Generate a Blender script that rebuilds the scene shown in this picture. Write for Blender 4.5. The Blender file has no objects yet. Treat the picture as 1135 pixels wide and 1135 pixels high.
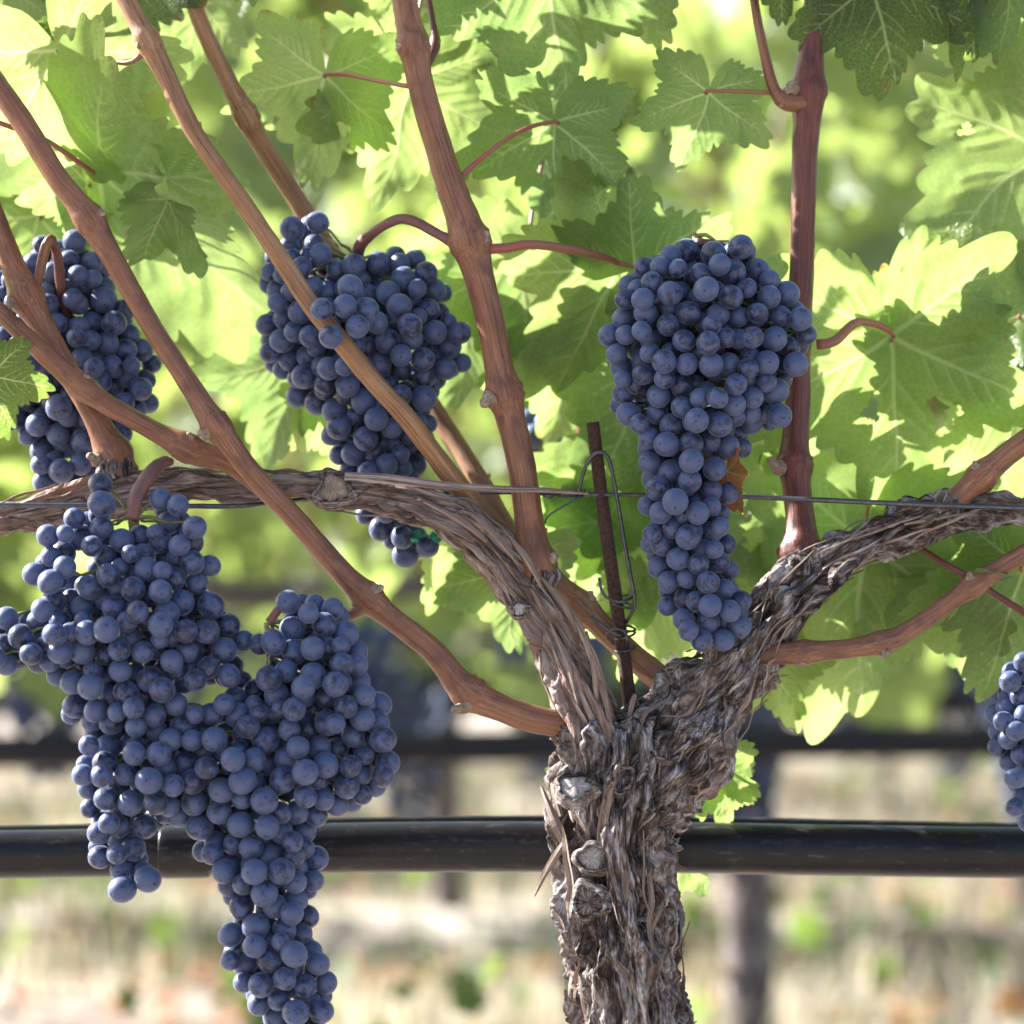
import bpy, math, random
import numpy as np
from mathutils import Vector, Matrix
random.seed(7); rng = np.random.default_rng(7)
PI = math.pi
sc = bpy.context.scene
COL = sc.collection

# ------------------------------------------------------------------ camera, sky, sun, exposure
CAMD, CAMH, LENS = 1.577, 0.56, 100.0      # metres to the vine, eye height, lens
FPX = 1135 * LENS / 36.0
HOR = 700.0                                 # row of the photo where the horizon lies
cam = bpy.data.cameras.new('camera'); cam.lens = LENS; cam.sensor_width = 36
cam.clip_start = 0.05; cam.clip_end = 2000
cam.shift_y = (HOR - 567.5) / 1135
cam.dof.use_dof = True; cam.dof.focus_distance = CAMD - 0.03; cam.dof.aperture_fstop = 4.4
co = bpy.data.objects.new('camera', cam); COL.objects.link(co)
co.location = (0, -CAMD, CAMH); co.rotation_euler = (PI/2, 0, 0)
sc.camera = co

SUN = Vector((-0.75, 0.33, 0.57)).normalized()      # towards the sun: behind the vine, up and to the left
elev = math.asin(SUN.z)
w = bpy.data.worlds.new('World'); sc.world = w; w.use_nodes = True
nt = w.node_tree
bg = nt.nodes['Background']; bg.inputs['Strength'].default_value = 0.065
sky = nt.nodes.new('ShaderNodeTexSky'); sky.sky_type = 'NISHITA'; sky.sun_disc = False
sky.sun_elevation = elev; sky.sun_rotation = math.atan2(SUN.x, SUN.y)
sky.dust_density = 2.5; sky.air_density = 1.0; sky.ozone_density = 0.8
nt.links.new(sky.outputs[0], bg.inputs[0])
sl = bpy.data.lights.new('sun', 'SUN'); sl.energy = 5.0; sl.angle = math.radians(0.53); sl.color = (1, .97, .93)
so = bpy.data.objects.new('sun', sl); COL.objects.link(so)
so.rotation_euler = SUN.to_track_quat('Z', 'Y').to_euler()
sc.view_settings.view_transform = 'Standard'; sc.view_settings.look = 'None'
sc.view_settings.gamma = 1; sc.view_settings.exposure = 2.42
try:
    sc.cycles.transparent_max_bounces = 8; sc.cycles.max_bounces = 8
except Exception: pass

def at(px, py, y=0.0):
    """photo pixel + real depth behind the row plane -> world point"""
    D = CAMD + y
    return np.array([(px - 567.5) * D / FPX, y, CAMH - (py - HOR) * D / FPX])
def rpx(r, y=0.0): return r * (CAMD + y) / FPX

# ------------------------------------------------------------------ helpers
def tag(o, label=None, cat=None, group=None, kind=None):
    if label: o['label'] = label
    if cat: o['category'] = cat
    if group: o['group'] = group
    if kind: o['kind'] = kind
    return o
def attach(o, parent):
    if parent is not None:
        o.parent = parent
        if parent.parent is None: o.matrix_parent_inverse = Matrix.Translation(-Vector(parent.location))
def empty(name, loc, label=None, cat=None, group=None):
    o = bpy.data.objects.new(name, None); COL.objects.link(o); o.location = Vector([float(c) for c in loc])
    o.empty_display_size = 0.02
    return tag(o, label, cat, group)
def mkmesh(name, verts, faces, smooth=True, attrs=None, uv=None):
    me = bpy.data.meshes.new(name)
    me.from_pydata(np.asarray(verts, dtype=float).tolist(), [], faces if isinstance(faces, list) else faces.tolist())
    if smooth: me.shade_smooth()
    for k, v in (attrs or {}).items():
        v = np.asarray(v, dtype=np.float32)
        if v.ndim == 1:
            a = me.attributes.new(k, 'FLOAT', 'POINT'); a.data.foreach_set('value', v)
        else:
            a = me.attributes.new(k, 'FLOAT_VECTOR', 'POINT'); a.data.foreach_set('vector', v.ravel())
    me.update()
    return me
def obj(name, me, mat=None, parent=None, label=None):
    if mat and not me.materials: me.materials.append(mat)
    o = bpy.data.objects.new(name, me); COL.objects.link(o)
    attach(o, parent)
    if label: o['label'] = label
    return o
class MB:
    def __init__(s): s.v = []; s.f = []; s.n = 0; s.a = {}
    def add(s, v, f, **at_):
        v = np.asarray(v, dtype=float)
        s.v.append(v); s.f += [tuple(int(i) + s.n for i in q) for q in f]; s.n += len(v)
        for k, val in at_.items(): s.a.setdefault(k, []).append(np.asarray(val, dtype=float))
    def mesh(s, name, smooth=True):
        return mkmesh(name, np.concatenate(s.v), s.f, smooth, {k: np.concatenate(x) for k, x in s.a.items()})

# gradient noise in numpy
_p = rng.permutation(256); _p = np.concatenate([_p, _p, _p])
_g = rng.normal(size=(256, 3)); _g /= np.linalg.norm(_g, axis=1)[:, None]
def noise(P):
    P = np.asarray(P, dtype=float); i = np.floor(P).astype(int); f = P - i; i &= 255
    u = f*f*f*(f*(f*6-15)+10); out = 0
    for dx in (0, 1):
        for dy in (0, 1):
            for dz in (0, 1):
                h = _p[_p[_p[(i[..., 0]+dx) & 255] + ((i[..., 1]+dy) & 255)] + ((i[..., 2]+dz) & 255)]
                g = _g[h]
                dot = g[..., 0]*(f[..., 0]-dx) + g[..., 1]*(f[..., 1]-dy) + g[..., 2]*(f[..., 2]-dz)
                wgt = (u[..., 0] if dx else 1-u[..., 0])*(u[..., 1] if dy else 1-u[..., 1])*(u[..., 2] if dz else 1-u[..., 2])
                out = out + wgt*dot
    return out*1.5

def spline(P, step):
    """Catmull-Rom through rows of P (any columns; first three are xyz), resampled every `step`"""
    P = np.asarray(P, dtype=float); Q = np.vstack([2*P[0]-P[1], P, 2*P[-1]-P[-2]]); out = []
    for k in range(1, len(Q)-2):
        n = max(2, int(np.linalg.norm(Q[k+1][:3]-Q[k][:3])/(step if np.isscalar(step) else step(Q[k]))))
        t = (np.arange(n)/n)[:, None]
        out.append(.5*((2*Q[k])+(-Q[k-1]+Q[k+1])*t+(2*Q[k-1]-5*Q[k]+4*Q[k+1]-Q[k+2])*t*t+(-Q[k-1]+3*Q[k]-3*Q[k+1]+Q[k+2])*t**3))
    out.append(Q[-2][None]); return np.vstack(out)
def frames(C):
    T = np.gradient(C, axis=0); T /= np.linalg.norm(T, axis=1)[:, None]+1e-12
    N = np.zeros_like(T); n = np.cross(T[0], [0, 1, 0]); 
    if np.linalg.norm(n) < .1: n = np.cross(T[0], [1, 0, 0])
    n /= np.linalg.norm(n)
    for k in range(len(C)):
        n = n - T[k]*np.dot(n, T[k]); n /= np.linalg.norm(n); N[k] = n
    return T, N, np.cross(T, N)
def sweep(C, R, seg, disp=None, cap=True):
    """tube along C; disp(s, theta, R) adds to the radius. returns verts, faces, coord attribute (s, R cos, R sin)"""
    T, N, B = frames(C); M = len(C)
    s = np.concatenate([[0], np.cumsum(np.linalg.norm(np.diff(C, axis=0), axis=1))])
    th = np.arange(seg)/seg*2*PI
    S, TH = np.meshgrid(s, th, indexing='ij'); RR = np.repeat(R[:, None], seg, 1)
    rad = RR + (disp(S, TH, RR) if disp else 0)
    V = C[:, None]+rad[..., None]*(np.cos(TH)[..., None]*N[:, None]+np.sin(TH)[..., None]*B[:, None])
    co_ = np.stack([S, RR*np.cos(TH), RR*np.sin(TH)], -1).reshape(-1, 3)
    V = V.reshape(-1, 3); F = []
    a = np.arange(seg); b = (a+1) % seg
    for k in range(M-1):
        F += np.stack([k*seg+a, k*seg+b, (k+1)*seg+b, (k+1)*seg+a], 1).tolist()
    if cap:
        V = np.vstack([V, C[:1], C[-1:]]); co_ = np.vstack([co_, [[0, 0, 0]], [[s[-1], 0, 0]]])
        i0, i1 = M*seg, M*seg+1
        F += [[i0, int(y), int(x)] for x, y in zip(a, b)]
        F += [[i1, int((M-1)*seg+x), int((M-1)*seg+y)] for x, y in zip(a, b)]
    return V, F, co_
def pxpath(rows, step=.004):
    """rows (px, py, r_px, depth) -> centreline, radius"""
    P = np.array([np.r_[at(a, b, d), rpx(r, d)] for a, b, r, d in rows])
    Q = spline(P, step); return Q[:, :3], np.maximum(Q[:, 3], .0002)

# ------------------------------------------------------------------ node materials
def newmat(name):
    m = bpy.data.materials.new(name); m.use_nodes = True
    return m, m.node_tree, m.node_tree.nodes['Principled BSDF']
def N(nt, t, **kw):
    n = nt.nodes.new(t)
    for k, v in kw.items(): setattr(n, k, v)
    return n
def ramp(nt, src, stops):
    r = N(nt, 'ShaderNodeValToRGB'); e = r.color_ramp.elements
    while len(e) < len(stops): e.new(.5)
    for el, (p, c) in zip(e, stops): el.position = p; el.color = (*c, 1) if len(c) == 3 else c
    nt.links.new(src, r.inputs[0]); return r.outputs[0]
def mapr(nt, src, a, b, c=0, d=1):
    r = N(nt, 'ShaderNodeMapRange'); nt.links.new(src, r.inputs[0])
    for i, v in zip((1, 2, 3, 4), (a, b, c, d)): r.inputs[i].default_value = v
    return r.outputs[0]
def mixc(nt, fac, a, b, mode='MIX'):
    r = N(nt, 'ShaderNodeMix', data_type='RGBA', blend_type=mode)
    for sock, v in ((r.inputs[0], fac), (r.inputs[6], a), (r.inputs[7], b)):
        if hasattr(v, 'links') or hasattr(v, 'is_linked'): nt.links.new(v, sock)
        else: sock.default_value = v if not isinstance(v, tuple) else (*v, 1)
    return r.outputs[2]
def math_(nt, op, a, b=0.0):
    r = N(nt, 'ShaderNodeMath', operation=op)
    for sock, v in ((r.inputs[0], a), (r.inputs[1], b)):
        if hasattr(v, 'is_linked'): nt.links.new(v, sock)
        else: sock.default_value = v
    return r.outputs[0]
def vecmul(nt, src, v):
    r = N(nt, 'ShaderNodeVectorMath', operation='MULTIPLY'); nt.links.new(src, r.inputs[0]); r.inputs[1].default_value = v
    return r.outputs[0]
def noisetex(nt, vec, scale, detail=4, rough=.55, out=0, w=None, dist=0):
    r = N(nt, 'ShaderNodeTexNoise'); r.inputs['Scale'].default_value = scale
    r.inputs['Detail'].default_value = detail; r.inputs['Roughness'].default_value = rough; r.inputs['Distortion'].default_value = dist
    if vec is not None: nt.links.new(vec, r.inputs['Vector'])
    if w is not None: r.noise_dimensions = '4D'; nt.links.new(w, r.inputs['W'])
    return r.outputs[out]
def attr(nt, name, out='Fac'):
    a = N(nt, 'ShaderNodeAttribute'); a.attribute_name = name; return a.outputs[out]
def bump(nt, p, h, strength, dist):
    b = N(nt, 'ShaderNodeBump'); b.inputs['Strength'].default_value = strength; b.inputs['Distance'].default_value = dist
    nt.links.new(h, b.inputs['Height']); nt.links.new(b.outputs[0], p.inputs['Normal']); return b

def mat_grape(name, bloom=(.064, .090, .190), skin=(.008, .009, .022)):
    m, nt, p = newmat(name)
    gc = attr(nt, 'gc', 'Vector')
    oi = N(nt, 'ShaderNodeObjectInfo'); ge = N(nt, 'ShaderNodeNewGeometry')
    rnd = math_(nt, 'FRACT', math_(nt, 'ADD', oi.outputs['Random'], ge.outputs['Random Per Island']))
    w4 = math_(nt, 'MULTIPLY', rnd, 57.0)
    n1 = noisetex(nt, gc, 1.5, 5, .6, w=w4, dist=.4)
    n2 = noisetex(nt, gc, 7, 4, .7, w=w4)
    n3 = noisetex(nt, gc, 30, 2, .6, w=w4)
    thr = mapr(nt, rnd, 0, 1, -.14, .12)
    a = math_(nt, 'ADD', math_(nt, 'ADD', n1, math_(nt, 'MULTIPLY', n2, .28)), thr)
    rub = mapr(nt, a, .66, .76)                       # rubbed patches
    rub = math_(nt, 'MULTIPLY', rub, .8)
    sep = N(nt, 'ShaderNodeSeparateXYZ'); nt.links.new(gc, sep.inputs[0])
    tip = mapr(nt, math_(nt, 'ADD', sep.outputs[2], math_(nt, 'MULTIPLY', n2, .012)), -.982, -.993)
    rub = math_(nt, 'MAXIMUM', rub, math_(nt, 'MULTIPLY', tip, .9))
    var = mixc(nt, mapr(nt, n2, .3, .7), bloom, tuple(c*.72 for c in bloom))
    var = mixc(nt, mapr(nt, rnd, 0, 1, 0, .5), var, (bloom[0]*.75, bloom[1]*.75, bloom[2]*.95))
    var = mixc(nt, mapr(nt, n3, .35, .8, 0, .35), var, tuple(c*.55 for c in bloom))
    c = mixc(nt, rub, var, skin)
    nt.links.new(c, p.inputs['Base Color'])
    nt.links.new(mapr(nt, rub, 0, 1, .46, .28), p.inputs['Roughness'])
    p.inputs['Sheen Weight'].default_value = .2; p.inputs['Sheen Roughness'].default_value = .45
    p.inputs['Sheen Tint'].default_value = (.75, .82, 1, 1)
    p.inputs['Specular IOR Level'].default_value = .4
    bump(nt, p, n2, .12, .0008)
    return m

def mat_leaf(name, top, trans, veinc=(.26, .32, .15), rough=.42, spots=.5, backs=.5):
    m, nt, p = newmat(name)
    lc = attr(nt, 'lc', 'Vector'); vein = attr(nt, 'vein')
    oi = N(nt, 'ShaderNodeObjectInfo')
    w4 = math_(nt, 'MULTIPLY', oi.outputs['Random'], 31.0)
    big = noisetex(nt, lc, 2.3, 4, .6, w=w4); fine = noisetex(nt, lc, 26, 4, .65, w=w4)
    vo = N(nt, 'ShaderNodeTexVoronoi', feature='DISTANCE_TO_EDGE'); vo.inputs['Scale'].default_value = 26
    wob = N(nt, 'ShaderNodeMix', data_type='RGBA', blend_type='LINEAR_LIGHT'); wob.inputs[0].default_value = .03
    nt.links.new(lc, wob.inputs[6]); nt.links.new(noisetex(nt, lc, 14, 3, .6, out=1), wob.inputs[7]); nt.links.new(wob.outputs[2], vo.inputs['Vector'])
    net = mapr(nt, vo.outputs['Distance'], 0, .16, 1, 0)
    vfac = math_(nt, 'MAXIMUM', vein, math_(nt, 'MULTIPLY', net, .20))
    base = mixc(nt, mapr(nt, big, .3, .7), top, tuple(c*.66 for c in top))
    base = mixc(nt, mapr(nt, fine, .4, .75, 0, .5), base, (top[0]*1.5, top[1]*1.25, top[2]*1.1))
    # dry flecks and brown spots
    sp = noisetex(nt, lc, 5, 5, .75, w=math_(nt, 'ADD', w4, 9.0))
    spot = mapr(nt, sp, .735, .765, 0, spots)
    edge = attr(nt, 'edge')
    brn = mapr(nt, math_(nt, 'ADD', edge, math_(nt, 'MULTIPLY', sp, 1.1)), 1.60, 1.72, 0, .8)
    spot = math_(nt, 'MAXIMUM', spot, brn)
    base = mixc(nt, vfac, base, veinc)
    base = mixc(nt, spot, base, (.22, .09, .03))
    tc = mixc(nt, mapr(nt, big, .3, .7), trans, (trans[0]*.75, trans[1]*.85, trans[2]*.8))
    tc = mixc(nt, math_(nt, 'MULTIPLY', vfac, .8), tc, (.66, .70, .33))
    tc = mixc(nt, mapr(nt, fine, .4, .75, 0, .4), tc, (trans[0]*.6, trans[1]*.72, trans[2]*.6))
    tc = mixc(nt, spot, tc, (.28, .08, .015))
    # paler matt underside
    ge = N(nt, 'ShaderNodeNewGeometry')
    under = mixc(nt, .5, base, (.20, .26, .15))
    basef = mixc(nt, math_(nt, 'MULTIPLY', ge.outputs['Backfacing'], backs*2), base, under)
    nt.links.new(basef, p.inputs['Base Color']); p.inputs['Roughness'].default_value = rough
    p.inputs['Specular IOR Level'].default_value = .5
    tr = N(nt, 'ShaderNodeBsdfTranslucent'); nt.links.new(tc, tr.inputs[0])
    mx = N(nt, 'ShaderNodeMixShader'); mx.inputs[0].default_value = .52
    nt.links.new(p.outputs[0], mx.inputs[1]); nt.links.new(tr.outputs[0], mx.inputs[2])
    nt.links.new(mx.outputs[0], nt.nodes['Material Output'].inputs[0])
    hsum = math_(nt, 'ADD', math_(nt, 'MULTIPLY', vo.outputs['Distance'], 1.2), math_(nt, 'MULTIPLY', fine, .8))
    b = bump(nt, p, hsum, .5, .0012)
    return m

def mat_wood(name, cols, along=14, across=420, rough=.75, bstr=.7, bdist=.0012, blot=None, dist=.6):
    """fibrous wood: pattern follows the limb through the 'wc' attribute (length, x, y in metres)"""
    m, nt, p = newmat(name)
    wc = attr(nt, 'wc', 'Vector')
    f1 = noisetex(nt, vecmul(nt, wc, (along, across, across)), 1, 6, .68, dist=dist)
    f2 = noisetex(nt, vecmul(nt, wc, (along*4, across*3.2, across*3.2)), 1, 3, .6)
    big = noisetex(nt, vecmul(nt, wc, (30, 45, 45)), 1, 4, .6)
    f3 = noisetex(nt, vecmul(nt, wc, (along*11, across*9, across*9)), 1, 2, .7)
    f1 = math_(nt, 'ADD', math_(nt, 'MULTIPLY', math_(nt, 'SUBTRACT', f1, .5), 1.5), .5)
    mx = math_(nt, 'ADD', math_(nt, 'MULTIPLY', f1, .50), math_(nt, 'ADD', math_(nt, 'MULTIPLY', f2, .32), math_(nt, 'MULTIPLY', f3, .18)))
    mx = math_(nt, 'ADD', math_(nt, 'MULTIPLY', mx, .75), math_(nt, 'MULTIPLY', big, .25))
    c = ramp(nt, mx, cols)
    if blot:
        c = mixc(nt, mapr(nt, big, .52, .66, 0, .75), c, blot)
    nt.links.new(c, p.inputs['Base Color']); p.inputs['Roughness'].default_value = rough
    p.inputs['Specular IOR Level'].default_value = .3
    bump(nt, p, mx, bstr, bdist)
    return m
def mat_plain(name, c, rough=.5, metal=0, var=.25, scale=60, bstr=.2, bdist=.0005, c2=None, spec=.4, dust=None):
    m, nt, p = newmat(name)
    tc = N(nt, 'ShaderNodeTexCoord'); p.inputs['Specular IOR Level'].default_value = spec
    n = noisetex(nt, tc.outputs['Object'], scale, 5, .65)
    col = mixc(nt, mapr(nt, n, .35, .7), c, c2 or tuple(x*(1-var) for x in c))
    if dust:                                             # scuffs, splashes and specks of soil
        d1 = noisetex(nt, vecmul(nt, tc.outputs['Object'], (60, 260, 260)), 1, 5, .75); d2 = noisetex(nt, tc.outputs['Object'], 420, 3, .7)
        col = mixc(nt, math_(nt, 'MAXIMUM', mapr(nt, d1, .56, .74, 0, .45), mapr(nt, d2, .70, .76, 0, .7)), col, dust)
    nt.links.new(col, p.inputs['Base Color'])
    p.inputs['Roughness'].default_value = rough; p.inputs['Metallic'].default_value = metal
    bump(nt, p, n, bstr, bdist)
    return m

M = {}
M['grape'] = mat_grape('grape_skin')
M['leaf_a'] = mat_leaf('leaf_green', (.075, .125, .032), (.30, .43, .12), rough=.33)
M['leaf_b'] = mat_leaf('leaf_lime_sunlit', (.11, .165, .035), (.40, .53, .15), rough=.30)  # brighter lime: the sun on these leaves is put into the colour
M['leaf_d'] = mat_leaf('leaf_deep_shade', (.045, .085, .022), (.14, .22, .03), rough=.5)  # deep green; for leaves hanging in shade the darkening is put in here
M['leaf_bg'] = mat_leaf('leaf_far', (.09, .14, .035), (.43, .53, .13), rough=.28, spots=.2)
M['petiole'] = mat_plain('petiole_skin', (.30, .07, .07), .4, c2=(.20, .14, .06), scale=40)
M['stalk'] = mat_plain('green_stalk', (.16, .20, .04), .5, c2=(.20, .14, .05), scale=90)
M['peduncle'] = mat_plain('woody_stalk', (.17, .07, .06), .5, c2=(.10, .05, .05), scale=80)
M['cane'] = mat_wood('cane_bark', [(.36, (.06, .025, .018)), (.46, (.17, .078, .048)), (.55, (.25, .112, .062)), (.68, (.40, .23, .14))], 10, 560, .34, .6, .0008, blot=(.085, .036, .030), dist=1.0)
M['cane_dark'] = mat_wood('cane_bark_dark', [(.36, (.035, .012, .010)), (.46, (.09, .030, .024)), (.55, (.14, .046, .034)), (.68, (.24, .10, .07))], 10, 560, .34, .6, .0008, blot=(.10, .03, .03))
M['cane_tan'] = mat_wood('cane_bark_tan', [(.36, (.09, .038, .02)), (.46, (.22, .11, .055)), (.55, (.32, .18, .095)), (.68, (.46, .31, .2))], 10, 640, .5, .8, .0008, blot=(.20, .085, .045))
M['bark'] = mat_wood('trunk_bark', [(.40, (.014, .009, .008)), (.46, (.070, .049, .041)), (.51, (.18, .148, .135)), (.56, (.33, .305, .31)), (.64, (.62, .60, .62))], 34, 250, .85, 1.0, .004, blot=(.12, .070, .045), dist=1.6)
M['arm'] = mat_wood('arm_bark', [(.38, (.035, .022, .020)), (.46, (.13, .088, .070)), (.53, (.26, .20, .175)), (.62, (.46, .41, .39))], 12, 380, .8, .9, .002, blot=(.15, .075, .06), dist=1.0)
M['strip'] = mat_wood('loose_bark', [(.36, (.05, .033, .025)), (.46, (.16, .11, .08)), (.56, (.32, .26, .23)), (.68, (.58, .54, .53))], 20, 500, .8, .8, .0012, blot=(.13, .07, .04))
M['scar'] = mat_wood('bud_scar', [(.3, (.07, .04, .03)), (.5, (.25, .18, .13)), (.7, (.5, .44, .38))], 200, 400, .85, .8, .001)
M['hose'] = mat_plain('black_poly', (.007, .0075, .010), .30, spec=.25, dust=(.16, .14, .12), var=.35, scale=35, bstr=.10, c2=(.014, .013, .013))
M['cut'] = mat_wood('cut_face', [(.38, (.05, .035, .03)), (.46, (.26, .22, .19)), (.56, (.44, .40, .37)), (.7, (.62, .6, .58))], 60, 500, .8, .8, .001)
M['steel'] = mat_plain('galvanised_wire', (.13, .133, .145), .45, 1, .45, 300)
M['rust'] = mat_plain('rusty_rod', (.030, .018, .015), .85, .1, .4, 500, 1, .001, c2=(.10, .050, .036))
M['tie'] = mat_plain('green_tie', (.03, .30, .21), .4, scale=100)
M['dead'] = mat_leaf('dead_leaf', (.26, .10, .045), (.40, .14, .05), veinc=(.18, .07, .03), rough=.7, spots=0)

# ------------------------------------------------------------------ setting
def mat_ground():
    m, nt, p = newmat('dry_ground')
    tc = N(nt, 'ShaderNodeTexCoord').outputs['Object']
    n1 = noisetex(nt, tc, 1.7, 6, .65); n2 = noisetex(nt, tc, 14, 6, .7); n3 = noisetex(nt, tc, 90, 4, .7)
    soil = ramp(nt, n2, [(.3, (.08, .052, .042)), (.5, (.18, .135, .11)), (.7, (.42, .36, .31))])
    straw = ramp(nt, n3, [(.35, (.18, .145, .12)), (.65, (.56, .51, .45))])
    c = mixc(nt, mapr(nt, n1, .42, .58), soil, straw)
    g = mixc(nt, n3, (.08, .12, .03), (.20, .22, .07))
    c = mixc(nt, mapr(nt, math_(nt, 'ADD', n1, math_(nt, 'MULTIPLY', n2, .5)), .80, .92, 0, .7), c, g)
    nt.links.new(c, p.inputs['Base Color']); p.inputs['Roughness'].default_value = .95
    bump(nt, p, n2, .8, .03)
    return m
def grid_ground():
    xs = np.concatenate([-np.geomspace(400, 6, 14), np.linspace(-5, 5, 61), np.geomspace(6, 400, 14)])
    ys = np.concatenate([[-60, -20, -6], np.linspace(-3, 14, 110), np.geomspace(15, 900, 20)])
    X, Y = np.meshgrid(xs, ys, indexing='ij')
    P = np.stack([X*1.3, Y*1.3, X*0], -1)
    fade = np.clip(1-(np.hypot(X, Y)-12)/30, 0, 1)
    Z = (noise(P)*.03+noise(P*4)*.015)*fade
    # undervine berms of the rows
    for r in ROWS: Z += .05*np.exp(-((Y-r)/.28)**2)*fade
    Z += np.where(Y > 60, (Y-60)*.02, 0)
    V = np.stack([X, Y, Z-.03], -1).reshape(-1, 3); n = len(ys)
    F = [(i*n+j, (i+1)*n+j, (i+1)*n+j+1, i*n+j+1) for i in range(len(xs)-1) for j in range(n-1)]
    tag(obj('ground', mkmesh('ground', V, F), mat_ground()), kind='structure')
ROWS = [0.0, 1.95, 3.9, 5.85, 7.8, 9.75]
grid_ground()

def blades():
    """dry grass and weeds on the floor between the rows"""
    mb_v = []; mb_f = []; hue = []
    n = 15000
    Y = rng.uniform(1.2, 12, n); X = (rng.uniform(-1, 1, n))*(Y+CAMD)*.26
    dens = noise(np.stack([X*1.1, Y*1.1, X*0+5], -1))
    keep = dens+rng.uniform(-.25, .25, n) > -.05
    X, Y = X[keep], Y[keep]; n = len(X)
    H = rng.uniform(.03, .13, n); A = rng.uniform(0, 2*PI, n); W = rng.uniform(.002, .005, n); Lx = rng.normal(0, .4, n)*H; Ly = rng.normal(0, .4, n)*H
    dx, dy = np.cos(A)*W, np.sin(A)*W
    v = np.stack([np.stack([X-dx, Y-dy, X*0-.02], -1), np.stack([X+dx, Y+dy, X*0-.02], -1),
                  np.stack([X+dx*.8+Lx*.4, Y+dy*.8+Ly*.4, H*.6], -1), np.stack([X-dx*.8+Lx*.4, Y-dy*.8+Ly*.4, H*.6], -1),
                  np.stack([X+Lx, Y+Ly, H], -1)], 1).reshape(-1, 3)
    F = []
    for i in range(n): b = i*5; F += [(b, b+1, b+2, b+3), (b+3, b+2, b+4)]
    g = np.repeat(np.clip(noise(np.stack([X*.8, Y*.8, X*0+9], -1))*1.5+.45+rng.normal(0, .15, n), 0, 1), 5)
    m, nt, p = newmat('dry_grass')
    a = attr(nt, 'hue'); c = ramp(nt, a, [(.25, (.50, .44, .34)), (.55, (.34, .31, .19)), (.8, (.12, .16, .05))])
    nt.links.new(c, p.inputs['Base Color']); p.inputs['Roughness'].default_value = .7
    tr = N(nt, 'ShaderNodeBsdfTranslucent'); nt.links.new(c, tr.inputs[0])
    mx = N(nt, 'ShaderNodeMixShader'); mx.inputs[0].default_value = .4
    nt.links.new(p.outputs[0], mx.inputs[1]); nt.links.new(tr.outputs[0], mx.inputs[2]); nt.links.new(mx.outputs[0], nt.nodes['Material Output'].inputs[0])
    o = obj('dry_grass', mkmesh('dry_grass', v, F, False, {'hue': g}), m)
    tag(o, 'dry and greenish grass on the floor between the blurred rows', 'grass', kind='stuff')
blades()

# ------------------------------------------------------------------ leaf shape
def outline(phi, seed, teeth=44, depth=.5):
    """radius of a five-lobed vine leaf at angle phi (0 = tip)"""
    r0 = random.Random(seed)
    lob = [(0, 1.0, .50), (60, .90, .48), (-60, .90, .48), (116, .78, .52), (-116, .78, .52)]
    base = .58+.08*np.cos(phi)
    r = (base)**6
    for d, L, wd in lob:
        L *= r0.uniform(.92, 1.08); d = math.radians(d+r0.uniform(-5, 5)); wd *= r0.uniform(.9, 1.1)
        dd = np.abs((phi-d+PI) % (2*PI)-PI)
        g = L*np.exp(-(dd/wd)**1.7*.75)
        r = r+np.maximum(g, 0)**6
    r = r**(1/6)
    back = np.abs(np.abs(phi)-PI)                       # petiole notch
    r = r*(1-.88*np.exp(-(back/.26)**2))
    ph = phi*teeth/(2*PI)+.35*np.sin(phi*3+seed)+.25*np.sin(phi*7+seed*2)
    fr = ph-np.floor(ph)
    tooth = np.sin(np.where(fr < .6, fr/.6, (1-fr)/.4)*PI/2)
    ph2 = ph*.5; f2 = ph2-np.floor(ph2); t2 = 1-np.abs(f2-.5)*2
    return r*(1+.105*(tooth-.5)+.07*(t2-.5))
def vein_segments(seed):
    r0 = random.Random(seed*3+1); segs = []; prim = []
    for d, L in ((0, .96), (60, .82), (-60, .82), (118, .58), (-118, .58)):
        a = math.radians(d+r0.uniform(-4, 4)); bend = r0.uniform(-.12, .12)
        pts = [np.array([math.sin(a+bend*t)*L*t, math.cos(a+bend*t)*L*t]) for t in np.linspace(0, 1, 9)]
        prim.append((pts, L))
        for k in range(8): segs.append((pts[k], pts[k+1], .016*(1-.75*k/8), .016*(1-.75*(k+1)/8)))
        for side in (-1, 1):
            t = .20+r0.uniform(0, .06)
            while t < .92:
                k = min(7, int(t*8)); p0 = pts[k]+(pts[k+1]-pts[k])*(t*8-k)
                dr = pts[k+1]-pts[k]; an = math.atan2(dr[0], dr[1])+side*math.radians(r0.uniform(40, 52))
                ln = .40*(1-t*.72)*L; q = p0
                for j in range(4):
                    an2 = an-side*.09*j; q2 = q+np.array([math.sin(an2), math.cos(an2)])*ln/4
                    segs.append((q, q2, .0068*(1-.2*j), .0068*(1-.2*j))); q = q2
                t += r0.uniform(.13, .17)
    return segs
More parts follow.
